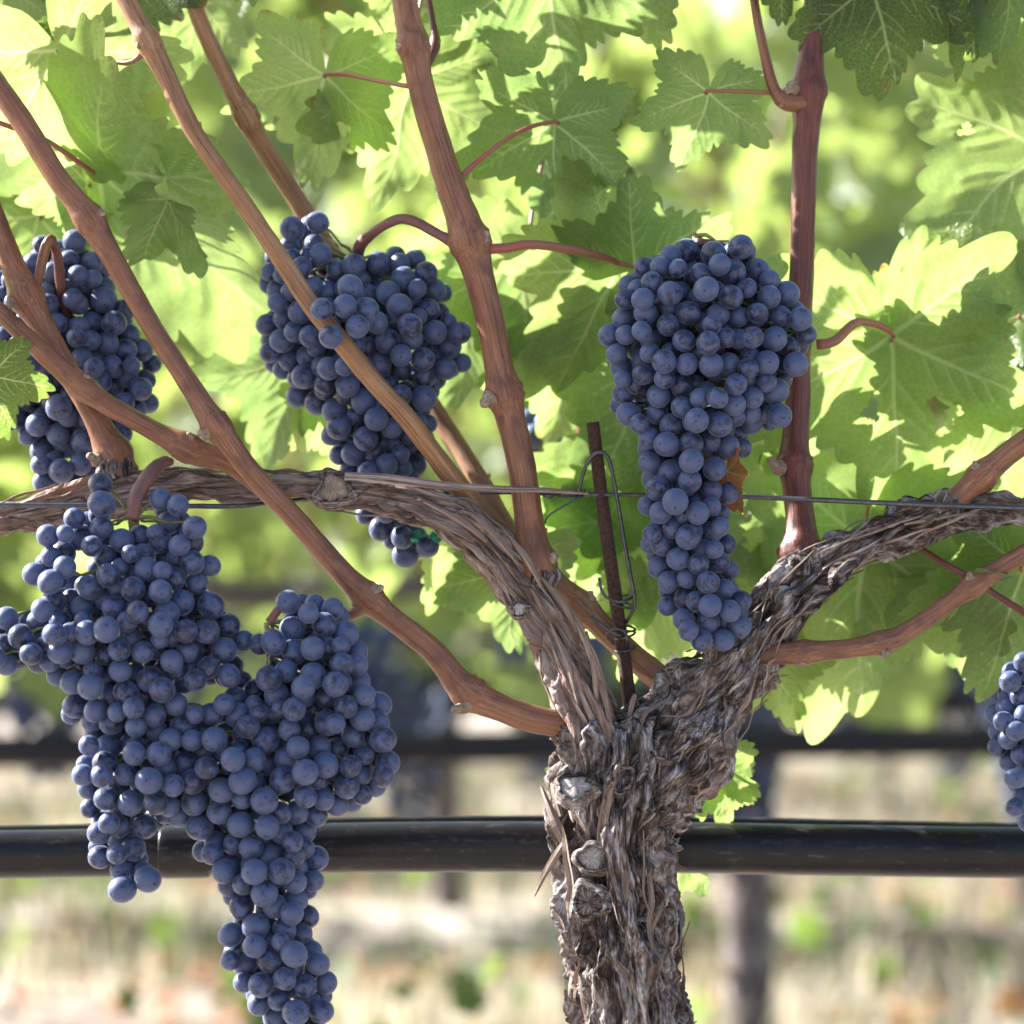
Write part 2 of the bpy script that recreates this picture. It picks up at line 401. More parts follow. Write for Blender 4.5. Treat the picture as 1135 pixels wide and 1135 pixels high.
def leaf_template(seed, NA=320, NR=42, teeth=38):
    phi = np.linspace(-PI, PI, NA, endpoint=False); R = outline(phi, seed, teeth)
    tt = np.linspace(0, 1, NR)**.85
    RR = R[None]*tt[1:, None]
    # inner rings lose the teeth
    Rs = R.copy()
    for _ in range(10): Rs = (np.roll(Rs, 1)+Rs+np.roll(Rs, -1))/3
    k = tt[1:, None]**6
    RR = (R[None]*k+Rs[None]*(1-k))*tt[1:, None]
    X = np.sin(phi)[None]*RR; Y = np.cos(phi)[None]*RR
    P = np.vstack([[[0, 0]], np.stack([X, Y], -1).reshape(-1, 2)])
    F = [(0, 1+(j+1) % NA, 1+j) for j in range(NA)]
    a = np.arange(NA); b = (a+1) % NA
    for i in range(NR-2): F += np.stack([1+i*NA+a, 1+i*NA+b, 1+(i+1)*NA+b, 1+(i+1)*NA+a], 1).tolist()
    D = np.full(len(P), 9.0); V = np.zeros(len(P))
    for p, q, w0, w1 in vein_segments(seed):
        d = q-p; t = np.clip(((P-p)@d)/(d@d), 0, 1); dist = np.linalg.norm(P-p-t[:, None]*d, axis=1); wd = w0+(w1-w0)*t
        V = np.maximum(V, np.clip(1.35-dist/wd, 0, 1)*(1 if w0 > .009 else .75)); D = np.minimum(D, dist+(.017-wd)*.5)
    edge = np.concatenate([[0], np.repeat(tt[1:], NA)])
    return P, F, V, D, edge
TPL = [leaf_template(s) for s in (1, 2, 3, 5, 8)]

def leaf_mesh(tpl, S, cup, wave, droop, seed, holes=()):
    P, F, V, D, edge = TPL[tpl]
    x, y = P[:, 0], P[:, 1]; r = np.hypot(x, y); ph = np.arctan2(x, y); r0 = random.Random(seed)
    z = np.zeros(len(P))
    z += np.minimum(D, .05)*.16                       # blade puffs between the veins
    z += cup*np.abs(x)**1.25+droop*np.abs(y)**1.9*-1
    z += wave*(r**2.2)*(np.sin(ph*5+r0.uniform(0, 6))+.7*np.sin(ph*9+r0.uniform(0, 6)))
    n = noise(np.stack([x*2.2+seed*3.1, y*2.2, x*0+seed], -1)); z += n*.12*r+.022*noise(np.stack([x*6+seed, y*6, x*0], -1))*r
    xx = x+.05*n; yy = y*1.0
    pts = np.stack([xx, yy, z], -1)*S
    F2 = F
    if holes:
        kill = np.zeros(len(P), bool)
        for hx, hy, hr in holes:
            d = np.hypot(x-hx, (y-hy)*.8); an = np.arctan2(y-hy, x-hx)
            hrr = hr*(1+.25*np.sin(an*3+hx*9)+.1*np.sin(an*7)); kill |= d < hrr
        F2 = [f for f in F if not all(kill[i] for i in f)]
    lc = np.stack([x, y, np.full(len(x), seed*1.7)], -1)
    return pts, F2, V, lc, edge
def leaf_frame(ang, roll, pitch):
    a = math.radians(ang); uy = np.array([math.sin(a), 0, math.cos(a)]); un = np.array([0, -1.0, 0]); ux = np.cross(uy, un)
    Mx = Matrix((Vector(ux), Vector(uy), Vector(un))).transposed()
    Rm = Mx @ Matrix.Rotation(math.radians(roll), 3, 'Y') @ Matrix.Rotation(math.radians(pitch), 3, 'X')
    return np.array(Rm)

# ------------------------------------------------------------------ the vine in front
vine_base = at(690, HOR+CAMH*FPX/CAMD, 0)
vine = empty('grape_vine', vine_base, 'sharply focused old grape vine with gnarled shaggy trunk, two woody arms and red-brown canes', 'grape vine')

def bark_disp(amp=1.0, seed=0.0, twist=1.0, lumps=()):
    def f(S, TH, R):
        th = TH+twist*.7*noise(np.stack([S*9+seed, TH*0, TH*0+seed], -1))
        cx, cy = np.cos(th)*R, np.sin(th)*R
        q = lambda a, b, o: noise(np.stack([S*a+seed+o, cx*b+o, cy*b-o], -1))
        w1 = q(30, 40, 6.6)*.9
        qq = lambda a, b, o: noise(np.stack([S*a+seed+o+w1, cx*b+o+w1*1.3, cy*b-o+w1], -1))
        d = R*.15*q(16, 26, 3.3)+R*.05*q(45, 60, 8.8)
        n1 = qq(24, 105, 7.1)*2.6+.5; pl = np.floor(n1*3)/3; fr = n1*3-np.floor(n1*3); pl = pl+np.clip(fr*3.2, 0, 1)/3        # overlapping plates
        n2 = qq(50, 250, 2.2)*2.6+.5; p2 = np.floor(n2*3)/3; f2 = n2*3-np.floor(n2*3); p2 = p2+np.clip(f2*3, 0, 1)/3
        crack = np.exp(-(qq(13, 70, 5.5)/.05)**2); crack2 = np.exp(-(qq(28, 150, 9.5)/.06)**2)
        d = d+amp*(.0042*(pl-.5)+.0019*(p2-.5)-.0036*crack-.0014*crack2+.0008*q(160, 520, 9.2)+.0014*q(130, 150, 4.4))
        for s0, t0, ws, wt, h in lumps:
            dt = (TH-t0+PI) % (2*PI)-PI
            d = d+h*np.exp(-((S-s0)/ws)**2-(dt*R/wt)**2)
        return d
    return f
def strips_on(C, R, n, seed, smin, smax, wid=(.0012, .004), lens=(.012, .05), lift=.004, front=True):
    """loose ribbons of bark lying on a limb"""
    r0 = np.random.default_rng(seed); T, Nn, B = frames(C)
    s = np.concatenate([[0], np.cumsum(np.linalg.norm(np.diff(C, axis=0), axis=1))]); mb = MB()
    for _ in range(n):
        s0 = r0.uniform(smin, smax); L = r0.uniform(*lens); th0 = r0.uniform(0, 2*PI); tw = r0.normal(0, .25)
        wd = r0.uniform(*wid); K = 12; t = np.linspace(0, 1, K); ss = np.clip(s0+L*t, 0, s[-1])
        c = np.stack([np.interp(ss, s, C[:, k]) for k in range(3)], 1); rr = np.interp(ss, s, R)
        nn = np.stack([np.interp(ss, s, Nn[:, k]) for k in range(3)], 1); bb = np.stack([np.interp(ss, s, B[:, k]) for k in range(3)], 1)
        th = th0+tw*(t-.5)+.08*np.sin(t*r0.uniform(3, 7)+r0.uniform(0, 6))
        e1, e2 = r0.uniform(0, lift, 2)*(r0.random(2) < .45)
        off = rr*1.05+.0022+e1*np.clip(1-t*3, 0, 1)**1.5+e2*np.clip(t*3-2, 0, 1)**1.5+.0008*np.sin(t*11+th0)
        dirv = np.cos(th)[:, None]*nn+np.sin(th)[:, None]*bb; tan = -np.sin(th)[:, None]*nn+np.cos(th)[:, None]*bb
        w_ = wd*np.sin(np.clip(t*.94+.03, 0, 1)*PI)**.6
        mid = c+dirv*off[:, None]; curl = r0.uniform(-.3, .5)
        a = mid-tan*w_[:, None]/2-dirv*(w_*curl)[:, None]; b = mid+tan*w_[:, None]/2-dirv*(w_*curl)[:, None]
        und = mid-dirv*.0009
        V = np.stack([a, mid, b, und], 1).reshape(-1, 3)
        F = []
        for k in range(K-1):
            i = k*4; F += [(i, i+4, i+5, i+1), (i+1, i+5, i+6, i+2), (i+2, i+6, i+7, i+3), (i+3, i+7, i+4, i)]
        wc = np.stack([np.repeat(ss, 4)+s0*7, np.tile([-.5, 0, .5, 0], K)*wd+th0, np.repeat(th0, 4*K)*.01], -1)
        mb.add(V, F, wc=wc)
    return mb
def slim(x, y): return 1.0 if 610 < x < 790 and y > 745 else .77
def limb(name, rows, seg, step, mat, disp=None, parent=vine, strips=None, label=None):
    C, R = pxpath([(a, b, c_*slim(a, b), d_) for a, b, c_, d_ in rows], step)
    V, F, wc = sweep(C, R, seg, disp)
    o = obj(name, mkmesh(name, V, F, True, {'wc': wc}), mat, parent, label)
    return o, C, R

# trunk
T_rows = [(735, 700+CAMH*FPX/CAMD+40, 62, 0), (722, 1600, 55, 0), (708, 1350, 54, 0), (702, 1200, 54, 0), (701, 1135, 54, 0), (694, 1070, 56, 0), (688, 1010, 65, 0), (680, 955, 63, 0),
          (679, 905, 65, 0), (684, 865, 66, 0), (688, 835, 60, 0), (686, 812, 44, .004), (684, 795, 22, .006)]
stp = lambda q: .0009 if q[2] > CAMH-(1150-HOR)*CAMD/FPX-.02 else .006
slim_ = slim; slim = lambda x, y: 1.0
trunk, TC, TR = limb('trunk', T_rows, 288, stp, M['bark'], bark_disp(1.15, 3.0, 1.0), label='thick shaggy trunk with peeling grey-brown bark')
sT = np.concatenate([[0], np.cumsum(np.linalg.norm(np.diff(TC, axis=0), axis=1))])
s_vis = sT[np.argmin(np.abs(TC[:, 2]-at(0, 1150, 0)[2]))]
slim = slim_
obj('loose_bark', strips_on(TC, TR, 50, 5, s_vis-.01, sT[-1]-.035, wid=(.0015, .006), lens=(.015, .055), lift=.006).mesh('loose_bark', False), M['strip'], trunk)
# the two arms
RA = [(700, 900, 50, .0), (718, 862, 60, .0), (752, 820, 60, 0), (790, 775, 56, 0), (822, 733, 47, 0), (850, 692, 37, 0), (882, 655, 33, 0), (925, 620, 28, 0), (975, 594, 25, .0), (1040, 572, 23, 0), (1090, 563, 22, .0), (1135, 567, 20, 0), (1200, 578, 20, 0), (1300, 570, 18, 0)]
armR, RC, RR_ = limb('arm', RA, 224, .0011, M['bark'], bark_disp(1.0, 11.0, 1.0), label='right arm, thick at the trunk and thinning towards the right edge')
sR = np.concatenate([[0], np.cumsum(np.linalg.norm(np.diff(RC, axis=0), axis=1))])
obj('loose_bark', strips_on(RC, RR_, 40, 6, .02, .10, lens=(.010, .035), wid=(.0012, .0045), lift=.006).mesh('loose_bark', False), M['strip'], armR)
obj('loose_bark', strips_on(RC, RR_, 50, 9, .10, .22, lens=(.02, .06), wid=(.0008, .002), lift=.002).mesh('loose_bark', False), M['strip'], armR)
LA = [(668, 905, 32, -.004), (664, 860, 36, -.006), (655, 812, 33, -.008), (640, 765, 31, -.008), (618, 715, 34, -.006), (590, 665, 33, -.004), (558, 620, 30, 0), (520, 585, 27, 0), (475, 562, 25, 0), (425, 552, 22, 0), (378, 547, 23, 0), (360, 545, 24, 0), (340, 541, 18, 0), (300, 538, 17, 0), (255, 540, 19, 0), (205, 540, 22, 0),
      (150, 545, 27, 0), (100, 553, 26, 0), (50, 565, 24, 0), (0, 577, 18, 0), (-60, 585, 17, 0), (-160, 580, 16, 0)]
armL, LC, LR = limb('arm', LA, 176, .0012, M['arm'], bark_disp(.62, 23.0, .8), label='left arm arching up and over to the left edge')
obj('loose_bark', strips_on(LC, LR*.8, 60, 7, .0, .15, lens=(.02, .07), wid=(.001, .0035), lift=.004).mesh('loose_bark', False), M['strip'], armL)
obj('loose_bark', strips_on(LC, LR, 45, 8, .15, .42, lens=(.02, .06), wid=(.0008, .0028), lift=.003).mesh('loose_bark', False), M['strip'], armL)

def ribbon(rows, wpx, parent, mat=M['strip'], name='bark_strip', seed=1, th=.0012):
    """a flat strip of torn bark along photo points (px, py, width px, depth)"""
    P = np.array([np.r_[at(a, b, d), rpx(w_, d)] for a, b, w_, d in rows]); Q = spline(P, .003); C = Q[:, :3]; W = np.maximum(Q[:, 3], .0003)
    T, Nn, B = frames(C); n = noise(np.stack([np.arange(len(C))*.35, np.zeros(len(C))+seed, np.zeros(len(C))], -1))
    up = np.cross(T, [0, 1, 0]); up /= np.linalg.norm(up, axis=1)[:, None]; up = up+np.array([0, 1, 0])*(.4*n)[:, None]
    nrm = np.cross(up, T); V = np.stack([C-up*W[:, None]/2*(1+.4*n)[:, None], C-nrm*th, C+up*W[:, None]/2, C+nrm*th*.6], 1).reshape(-1, 3); F = []
    for k in range(len(C)-1):
        i = k*4
        for j in range(4): F.append((i+j, i+(j+1) % 4, i+4+(j+1) % 4, i+4+j))
    F += [(3, 2, 1, 0)]; i = (len(C)-1)*4; F += [(i, i+1, i+2, i+3)]
    s = np.arange(len(C))*.003; wc = np.stack([np.repeat(s, 4), np.tile([-.5, 0, .5, 0], len(C))*.008+seed, np.zeros(4*len(C))], -1)
    return obj(name, mkmesh(name, V, F, False, {'wc': wc}), mat, parent)
ribbon([(382, 528, 10, -.016), (430, 531, 11, -.014), (490, 538, 9, -.012), (550, 542, 8, -.020), (600, 543, 6, -.024), (652, 547, 3, -.022)], 1, armL, M['arm'], seed=2)
ribbon([(18, 560, 3, -.012), (60, 545, 9, -.014), (100, 532, 10, -.014), (135, 522, 8, -.012)], 1, armL, M['cane'], seed=3)
ribbon([(600, 872, 3, -.01), (607, 890, 7, -.015), (617, 915, 12, -.02), (628, 940, 8, -.02)], 1, trunk, seed=4)
ribbon([(592, 993, 3, -.015), (602, 972, 7, -.018), (615, 950, 9, -.02), (628, 930, 5, -.022)], 1, trunk, seed=5)
ribbon([(612, 868, 4, -.012), (616, 885, 7, -.018), (622, 905, 5, -.022)], 1, trunk, seed=6)
ribbon([(697, 795, 4, -.02), (701, 778, 7, -.018), (704, 770, 4, -.016)], 1, trunk, seed=7)
for k, (x0, y0, x1, y1) in enumerate([(640, 690, 672, 770), (650, 700, 662, 790), (628, 668, 660, 745), (600, 640, 640, 700), (560, 590, 600, 650), (520, 568, 575, 625), (470, 556, 540, 600), (655, 735, 676, 800), (470, 575, 525, 600), (610, 690, 640, 780)]):
    mx_, my_ = (x0+x1)/2+3, (y0+y1)/2-2
    ribbon([(x0, y0, 3, -.021), (mx_, my_, 7, -.027), (x1, y1, 4, -.024)], 1, armL, seed=20+k)

def knot(name, px, py, d, r, parent, nrm=(0, -1, .15), mat=M['scar'], ring=1.5, flat=1.0, recess=.0, face=True):
    """cut face or knot: a raised lip with a cracked disc inside"""
    n = np.array(nrm, float); n /= np.linalg.norm(n); u = np.cross(n, [0, 0, 1]); u /= np.linalg.norm(u); v = np.cross(n, u)
    K, J = 40, 16; V = []; R0 = rpx(r, d)
    prof = [(.95, -.2), (1.0, -.12), (1.05, .12), (1.12, .22), (1.22, .16), (1.36, -.1), (ring+.1, -.6)]
    for i, (q, h) in enumerate(prof):
        for k in range(K):
            a = 2*PI*k/K; wob = 1+.10*math.sin(a*3+px)+.07*math.sin(a*5+py)
            hh = h-recess*(q < 1)+(.07*math.sin(a*4+px)*(q < .9)*q)+.10*math.sin(a*9+q*4)*(q > 1)
            V.append(at(px, py, d)+(u*math.cos(a)+v*math.sin(a)*flat)*R0*q*wob+n*R0*hh)
    F = [(i*K+k, i*K+(k+1) % K, (i+1)*K+(k+1) % K, (i+1)*K+k) for i in range(len(prof)-1) for k in range(K)]
    V = np.array(V); c = at(px, py, d); wc = np.stack([(V-c)@u*.3, (V-c)@v, (V-c)@n], -1)
    o = obj(name, mkmesh(name, V, F, True, {'wc': wc+px}), M['bark'], parent)
    V = []; W = []
    for i, q in enumerate((.02, .2, .4, .6, .8, .97, 1.02)):
        for k in range(K):
            a = 2*PI*k/K; wob = 1+.10*math.sin(a*3+px)+.07*math.sin(a*5+py); crk = -.12*max(0, math.cos(a*4+px+q))**12*q-.03*math.sin(q*26)
            V.append(at(px, py, d)+(u*math.cos(a)+v*math.sin(a)*flat)*R0*q*wob+n*R0*(.10-recess-.15*(q > .9)+crk)); W.append((q*.01+px, abs(a-PI)*.009, q*.002))
    F = [(i*K+k, i*K+(k+1) % K, (i+1)*K+(k+1) % K, (i+1)*K+k) for i in range(6) for k in range(K)]+[tuple(range(K-1, -1, -1))]
    obj('cut_face', mkmesh('cut_face', V, F, True, {'wc': np.array(W)}), M['cut'] if face else mat, o)
    return o
knot('cut_stub', 638, 872, -.036, 17, trunk, (-.15, -1, .75), flat=.9)
knot('knot', 655, 951, -.0355, 13, trunk, (-.2, -1, .2), recess=.2)
knot('knot', 741, 829, -.0305, 13, trunk, (.2, -1, .2), M['bark'], face=False, recess=.3)
knot('knot', 652, 1000, -.034, 15, trunk, (-.3, -1, -.1), M['bark'], face=False, recess=.1)
knot('knot', 688, 862, -.034, 12, trunk, (0, -1, .3), M['bark'], face=False, recess=.4)
knot('knot', 575, 675, -.0205, 7, armL, (-.3, -1, .1), recess=.1)
knot('knot', 370, 541, -.0125, 15, armL, (0, -1, .2), M['scar'], face=False, recess=.0)
knot('knot', 706, 1035, -.029, 13, trunk, (.1, -1, 0), M['bark'], face=False, recess=.2)

# ---------------- canes
def cane(rows, nodes=(), mat='cane', seg=28, label=None, parent=vine, wob=.6):
    """rows (px,py,r,depth); nodes (px,py) of swellings, each with a bud sub-part"""
    C, R = pxpath(rows, .0022); R = R*.92; pts = [at(a, b, np.interp(b, sorted([q[1] for q in rows]), [q[3] for q in sorted(rows, key=lambda z: z[1])])) for a, b, *_ in nodes]
    sd = rows[0][0]*.37+rows[0][1]*.11; ax = np.arange(len(C))
    C = C+np.stack([noise(np.stack([ax*.05, ax*0+sd, ax*0], -1)), noise(np.stack([ax*.05, ax*0+sd+9, ax*0], -1))*.5, noise(np.stack([ax*.05, ax*0+sd+4, ax*0], -1))], -1)*.0018*wob
    for p in pts:
        d = np.linalg.norm(C-p, axis=1); R = R*(1+.26*np.exp(-(d/.0075)**2)+.10*np.exp(-(d/.016)**2)+.09*np.exp(-((d-.0035)/.0012)**2))
    def dsp(S, TH, RR):
        cx, cy = np.cos(TH)*RR, np.sin(TH)*RR
        e = RR*.09*noise(np.stack([S*22+sd, cx*110, cy*110], -1))+RR*.05*noise(np.stack([S*90+sd, cx*150, cy*150], -1))+.00030*noise(np.stack([S*30+sd, cx*900, cy*900], -1))
        for p in pts:
            i = int(np.argmin(np.linalg.norm(C-p, axis=1))); s0 = S[i, 0]
            e = e+RR*.10*np.exp(-((S-s0)/.005)**2)*noise(np.stack([S*300, cx*420, cy*420+sd], -1))
        return e
    V, F, wc = sweep(C, R, seg, dsp)
    o = obj('cane', mkmesh('cane', V, F, True, {'wc': wc+sd}), M[mat], vine if parent is None else parent, label)
    for k, (nd, p) in enumerate(zip(nodes, pts)):
        i = int(np.argmin(np.linalg.norm(C-p, axis=1)))
        side = nd[2] if len(nd) > 2 else 1; kind = nd[3] if len(nd) > 3 else 1.0
        T = C[min(i+1, len(C)-1)]-C[i-1]; T /= np.linalg.norm(T); sv = np.cross(T, [0, 1, 0]); sv /= np.linalg.norm(sv); sv = sv*side*(1 if sv[0] >= 0 else -1)
        dirv = sv*.8-np.array([0, .55, 0]); dirv /= np.linalg.norm(dirv)
        b0 = C[i]+dirv*R[i]*.55; L = R[i]*.85*kind
        cc = np.array([b0, b0+dirv*L*.5+T*L*.1, b0+dirv*L*.95+T*L*.3*(-1)**k]); Q = spline(cc, L*.08)
        t = np.linspace(0, 1, len(Q)); rr = R[i]*.42*(1-.75*t**2)*(1+.18*np.sin(t*14+k))*min(1.2, kind**.5)
        Vb, Fb, wb = sweep(Q, rr, 14, lambda S, TH, RR: RR*.35*noise(np.stack([S*500+k, np.cos(TH)*2.2, np.sin(TH)*2.2+sd], -1)))
        obj('bud', mkmesh('bud', Vb, Fb, True, {'wc': wb}), M['scar'], o)
    return o
cane([(-60, 20, 15, -.02), (0, 100, 14, -.028), (60, 190, 13.5, -.034), (100, 245, 14, -.036), (165, 355, 12.5, -.040), (240, 472, 13, -.042), (300, 548, 13, -.040), (408, 662, 14, -.034), (480, 722, 15, -.026), (520, 768, 16, -.02), (585, 795, 17, -.014), (640, 806, 17, -.006)],
     [(100, 243, 1, .9), (240, 472, -1, 1.2), (408, 662, 1, 1.1), (520, 768, -1, 1.3)], 'cane', label='long red-brown cane slanting from the trunk head to the upper left edge')
cane([(-40, 315, 11, -.020), (0, 346, 11, -.021), (90, 428, 12, -.022), (150, 466, 12, -.022), (215, 500, 14, -.021), (250, 512, 13, -.02), (285, 538, 10, -.02), (305, 556, 8, -.02)], [(92, 428, 1, .8), (205, 497, 1, .7)], 'cane', label='orange-brown cane crossing from the left edge to the long cane')
cane([(-40, 150, 14, .0), (2, 262, 13, -.002), (30, 328, 16, -.003), (60, 385, 14, -.004), (100, 455, 14, -.005), (128, 508, 18, -.002), (136, 535, 18, 0)], [(30, 328, -1, 1), (120, 503, -1, 1)], 'cane', label='grey-brown cane rising from the left arm past the upper left bunch')
cane([(34, 335, 7, -.003), (44, 305, 6, -.004), (52, 272, 6.5, -.006), (58, 264, 6, -.004)], [], 'cane', 16, label='short pale spur')
cane([(120, -45, 11, .0), (163, 42, 12, -.01), (215, 145, 11, -.018), (280, 240, 11, -.019), (345, 338, 11.5, -.017), (400, 405, 11.5, -.016), (450, 463, 12, -.010), (500, 528, 13, .006), (545, 580, 13, .02), (580, 615, 12, .03)], [(166, 46, -1, .7)], 'cane_tan', label='straight tan cane passing in front of the middle bunch')
cane([(200, -50, 10, .04), (225, 30, 10, .05), (272, 128, 11, .06), (330, 222, 11, .085), (420, 365, 12, .09), (485, 458, 12, .075), (530, 530, 12, .055), (575, 605, 13, .035), (640, 668, 14, .028), (700, 728, 15, .022), (755, 772, 17, .01)], [(273, 128, 1, .8), (643, 672, 1, .9)], 'cane_tan', label='tan cane passing behind the middle bunch down to the trunk head')
cane([(440, -60, 15, -.004), (454, 30, 15, -.006), (478, 140, 16, -.006), (520, 268, 19, -.006), (542, 350, 17, -.006), (560, 437, 17, -.006), (578, 520, 17, -.006), (592, 610, 18, -.004), (600, 650, 20, 0)], [(456, 50, -1, .8), (522, 268, 1, .7), (558, 436, -1, 1.3), (592, 625, 1, .8)], 'cane', 36, label='thick upright red-brown cane in the middle')
cane([(908, -60, 13, .03), (902, 40, 15, .03), (897, 105, 17, .03), (891, 200, 15, .03), (887, 320, 15, .03), (884, 430, 15, .028), (882, 520, 16, .024), (888, 590, 19, .014), (892, 650, 22, .004)], [(899, 100, -1, 1.3), (880, 515, -1, 1.6), (890, 612, 1, .8), (903, 372, 1, .8)], 'cane_dark', 36, label='upright dark red cane beside the right-hand bunch')
cane([(800, 722, 14, 0), (850, 724, 13, -.006), (900, 722, 11.5, -.008), (975, 713, 11.5, -.010), (1020, 690, 11, -.010), (1082, 645, 11, -.010), (1135, 613, 11, -.010), (1200, 575, 11, -.01)], [(890, 716, 1, .6), (975, 716, 1, 1), (1080, 648, -1, 1)], 'cane', label='red-brown cane reaching from the trunk head to the right edge')
cane([(1040, 572, 14, 0), (1068, 548, 15, -.004), (1100, 518, 13.5, -.006), (1135, 490, 13.5, -.008), (1200, 440, 13, -.01)], [(1088, 527, -1, .9)], 'cane', label='stubby purple-brown cane rising at the right edge')
cane([(1085, 648, 5, -.01), (1105, 662, 4, -.008), (1135, 680, 4.5, -.006), (1170, 700, 4, 0)], [], 'cane_dark', 14, label='thin side shoot')
cane([(1078, 640, 4.5, -.008), (1050, 626, 4.5, 0), (1010, 604, 4, .02), (950, 592, 3, .04)], [], 'cane_dark', 14, label='thin side shoot')
cane([(892, 112, 9, .025), (872, 113, 8, .024), (856, 98, 6.5, .022), (846, 60, 6, .022), (832, -20, 5, .03), (826, -60, 5, .03)], [(872, 108, -1, .8)], 'cane', 16, label='slender side shoot turning upwards')
cane([(472, 72, 6, .0), (482, 50, 5, .01), (480, 20, 4, .02), (470, -30, 4, .03)], [(484, 48, 1, .9)], 'cane_dark', 14, label='slender side shoot')
cane([(380, 685, 6, -.034), (400, 676, 8, -.036), (412, 668, 9, -.036)], [], 'cane', 14, label='short stub of a fruit stalk')

for px_, py_, dx_, dy_, r_, dd_, par_ in [(597, 632, .1, -1, 21, -.003, armL), (890, 622, 0, -1, 22, .006, armR), (131, 515, -.2, -1, 20, -.002, armL), (622, 806, -1, -.1, 19, -.007, trunk), (822, 722, 1, 0, 17, -.003, armR), (1052, 562, .8, -.6, 19, -.001, armR), (738, 760, -.7, -.6, 20, .012, armR)]:
    C, R = pxpath([(px_-dx_*16, py_-dy_*16, r_*1.05, dd_), (px_-dx_*5, py_-dy_*5, r_*1.12, dd_), (px_+dx_*3, py_+dy_*3, r_*1.02, dd_), (px_+dx_*10, py_+dy_*10, r_*.8, dd_)], .0007)
    V, F, wc = sweep(C, R, 72, bark_disp(.55, px_*.1)); obj('collar', mkmesh('collar', V, F, True, {'wc': wc+px_}), M['bark'], par_)
# ---------------- leaves of the vine in front
def tube_px(rows, seg=12, step=.003):
    C, R = pxpath(rows, min(step, .0015) if seg > 12 else step); d = (lambda S, TH, RR: RR*(.16*noise(np.stack([S*110+rows[0][0], np.cos(TH)*.8, np.sin(TH)*.8], -1))+.06*noise(np.stack([S*60, np.cos(TH)*4, np.sin(TH)*4], -1)))) if seg > 12 else None
    return sweep(C, R, seg, d)
nleaf = 0
def leaf(bx, by, d, ang, S, roll=0, pitch=0, mat='leaf_a', tpl=None, cup=.18, wave=.05, droop=.12, pet=None, holes=(), label=None, parent=vine, name='leaf'):
    global nleaf
    nleaf += 1; sd = nleaf*1.37; tpl = nleaf % 5 if tpl is None else tpl
    pts, F, V, lc, edge = leaf_mesh(tpl, rpx(S, d), cup, wave, droop, sd, holes)
    W = pts@leaf_frame(ang, roll, pitch).T+at(bx, by, d)
    o = obj(name, mkmesh(name, W, F, True, {'vein': V, 'lc': lc, 'edge': edge}), M[mat], parent, label)
    if parent is None: return o
    if pet is None:
        a = math.radians(ang); pet = [(bx-math.sin(a)*S*.30, by+math.cos(a)*S*.30-8, d+.012), (bx-math.sin(a)*S*.75+6, by+math.cos(a)*S*.7-14, d+.02)]
    rows = [(bx+1, by+2, 1.7, d-.001), (bx, by-1, 2.0, d-.004)]+[(x, y, (q[0] if q else 2.2), z) for x, y, z, *q in pet]
    mb = MB(); v, f, _ = tube_px(rows, 10); mb.add(v, f)
    obj('petiole', mb.mesh('petiole'), M['petiole'], o)
    return o
L = leaf
L(65, 57, .045, 148, 158, -12, -18, 'leaf_b', 0, .15, .05, .1, pet=[(100, 62, .02, 2.4), (140, 70, .0, 3), (158, 60, -.005, 3.5)], holes=[(-.62, -.05, .05)], label='large sunlit leaf with rusty spots at the upper left')
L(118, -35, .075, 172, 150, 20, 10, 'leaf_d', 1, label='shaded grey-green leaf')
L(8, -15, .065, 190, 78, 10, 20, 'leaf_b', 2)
L(108, 196, .075, 141, 255, 48, -10, 'leaf_b', 3, .1, .03, .06, pet=[(90, 182, .04, 3), (50, 155, .02, 3), (10, 140, .0, 3), (-20, 130, -.01, 3)], label='long sunlit leaf edge hanging in the upper left')
L(100, 205, .085, 262, 85, -35, 30, 'leaf_a', 4, label='curled shiny leaf')
L(186, 220, .045, 134, 88, 50, 25, 'leaf_a', 1, .6, .14, .2, label='small folded leaf')
L(45, 240, .11, 200, 120, 20, 10, 'leaf_b', 2)
L(360, 84, .06, 192, 128, 8, -15, 'leaf_b', 2, .12, .05, .1, pet=[(385, 83, .04, 2.4), (420, 90, .015, 2.4), (455, 96, -.004, 2.8)], holes=[(-.25, .42, .06), (.38, .45, .035)], label='pale backlit leaf with small holes')
L(452, 90, .08, 188, 145, -10, 5, 'leaf_b', 4, label='backlit leaf hanging behind the upright cane')
L(500, 60, .10, 165, 115, 25, 0, 'leaf_a', 0)
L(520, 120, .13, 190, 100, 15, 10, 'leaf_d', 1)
L(604, -48, .04, 178, 168, 6, -14, 'leaf_a', 1, .12, .03, .12, label='broad grey-green leaf hanging from the top edge')
L(690, -35, .07, 150, 100, 10, 0, 'leaf_b', 2)
L(617, 136, .045, 188, 122, 12, -22, 'leaf_a', 3, .3, .10, .2, pet=[(590, 140, .03, 2.6), (560, 155, .012, 2.8), (530, 178, .002, 3), (510, 196, -.002, 3.2)], holes=[(.1, .45, .07)], label='grey-green leaf with one bright window, on a red stalk')
L(783, 102, .035, 190, 92, -8, -18, 'leaf_a', 4, .15, .04, .12, pet=[(815, 101, .03, 2.2), (850, 103, .026, 2.4), (872, 106, .024, 3)], label='small grey-green leaf hanging left of the dark red cane')
L(704, 298, .055, 58, 120, 10, 20, 'leaf_a', 0, .2, .05, .1, pet=[(695, 294, .05, 3), (688, 292, .045, 3)], label='shaded leaf rising behind the right-hand bunch')
L(690, 296, .065, 212, 165, -12, -10, 'leaf_b', 1, .1, .05, .08, pet=[(675, 287, .045, 4), (640, 278, .02, 5), (590, 271, .004, 5.4), (560, 275, -.002, 5.6), (538, 276, -.006, 6)], label='large backlit leaf on a thick purple stalk')
L(735, 385, .09, 208, 190, 5, 0, 'leaf_a', 2, .12, .05, .1, label='broad green leaf behind the rusty stake')
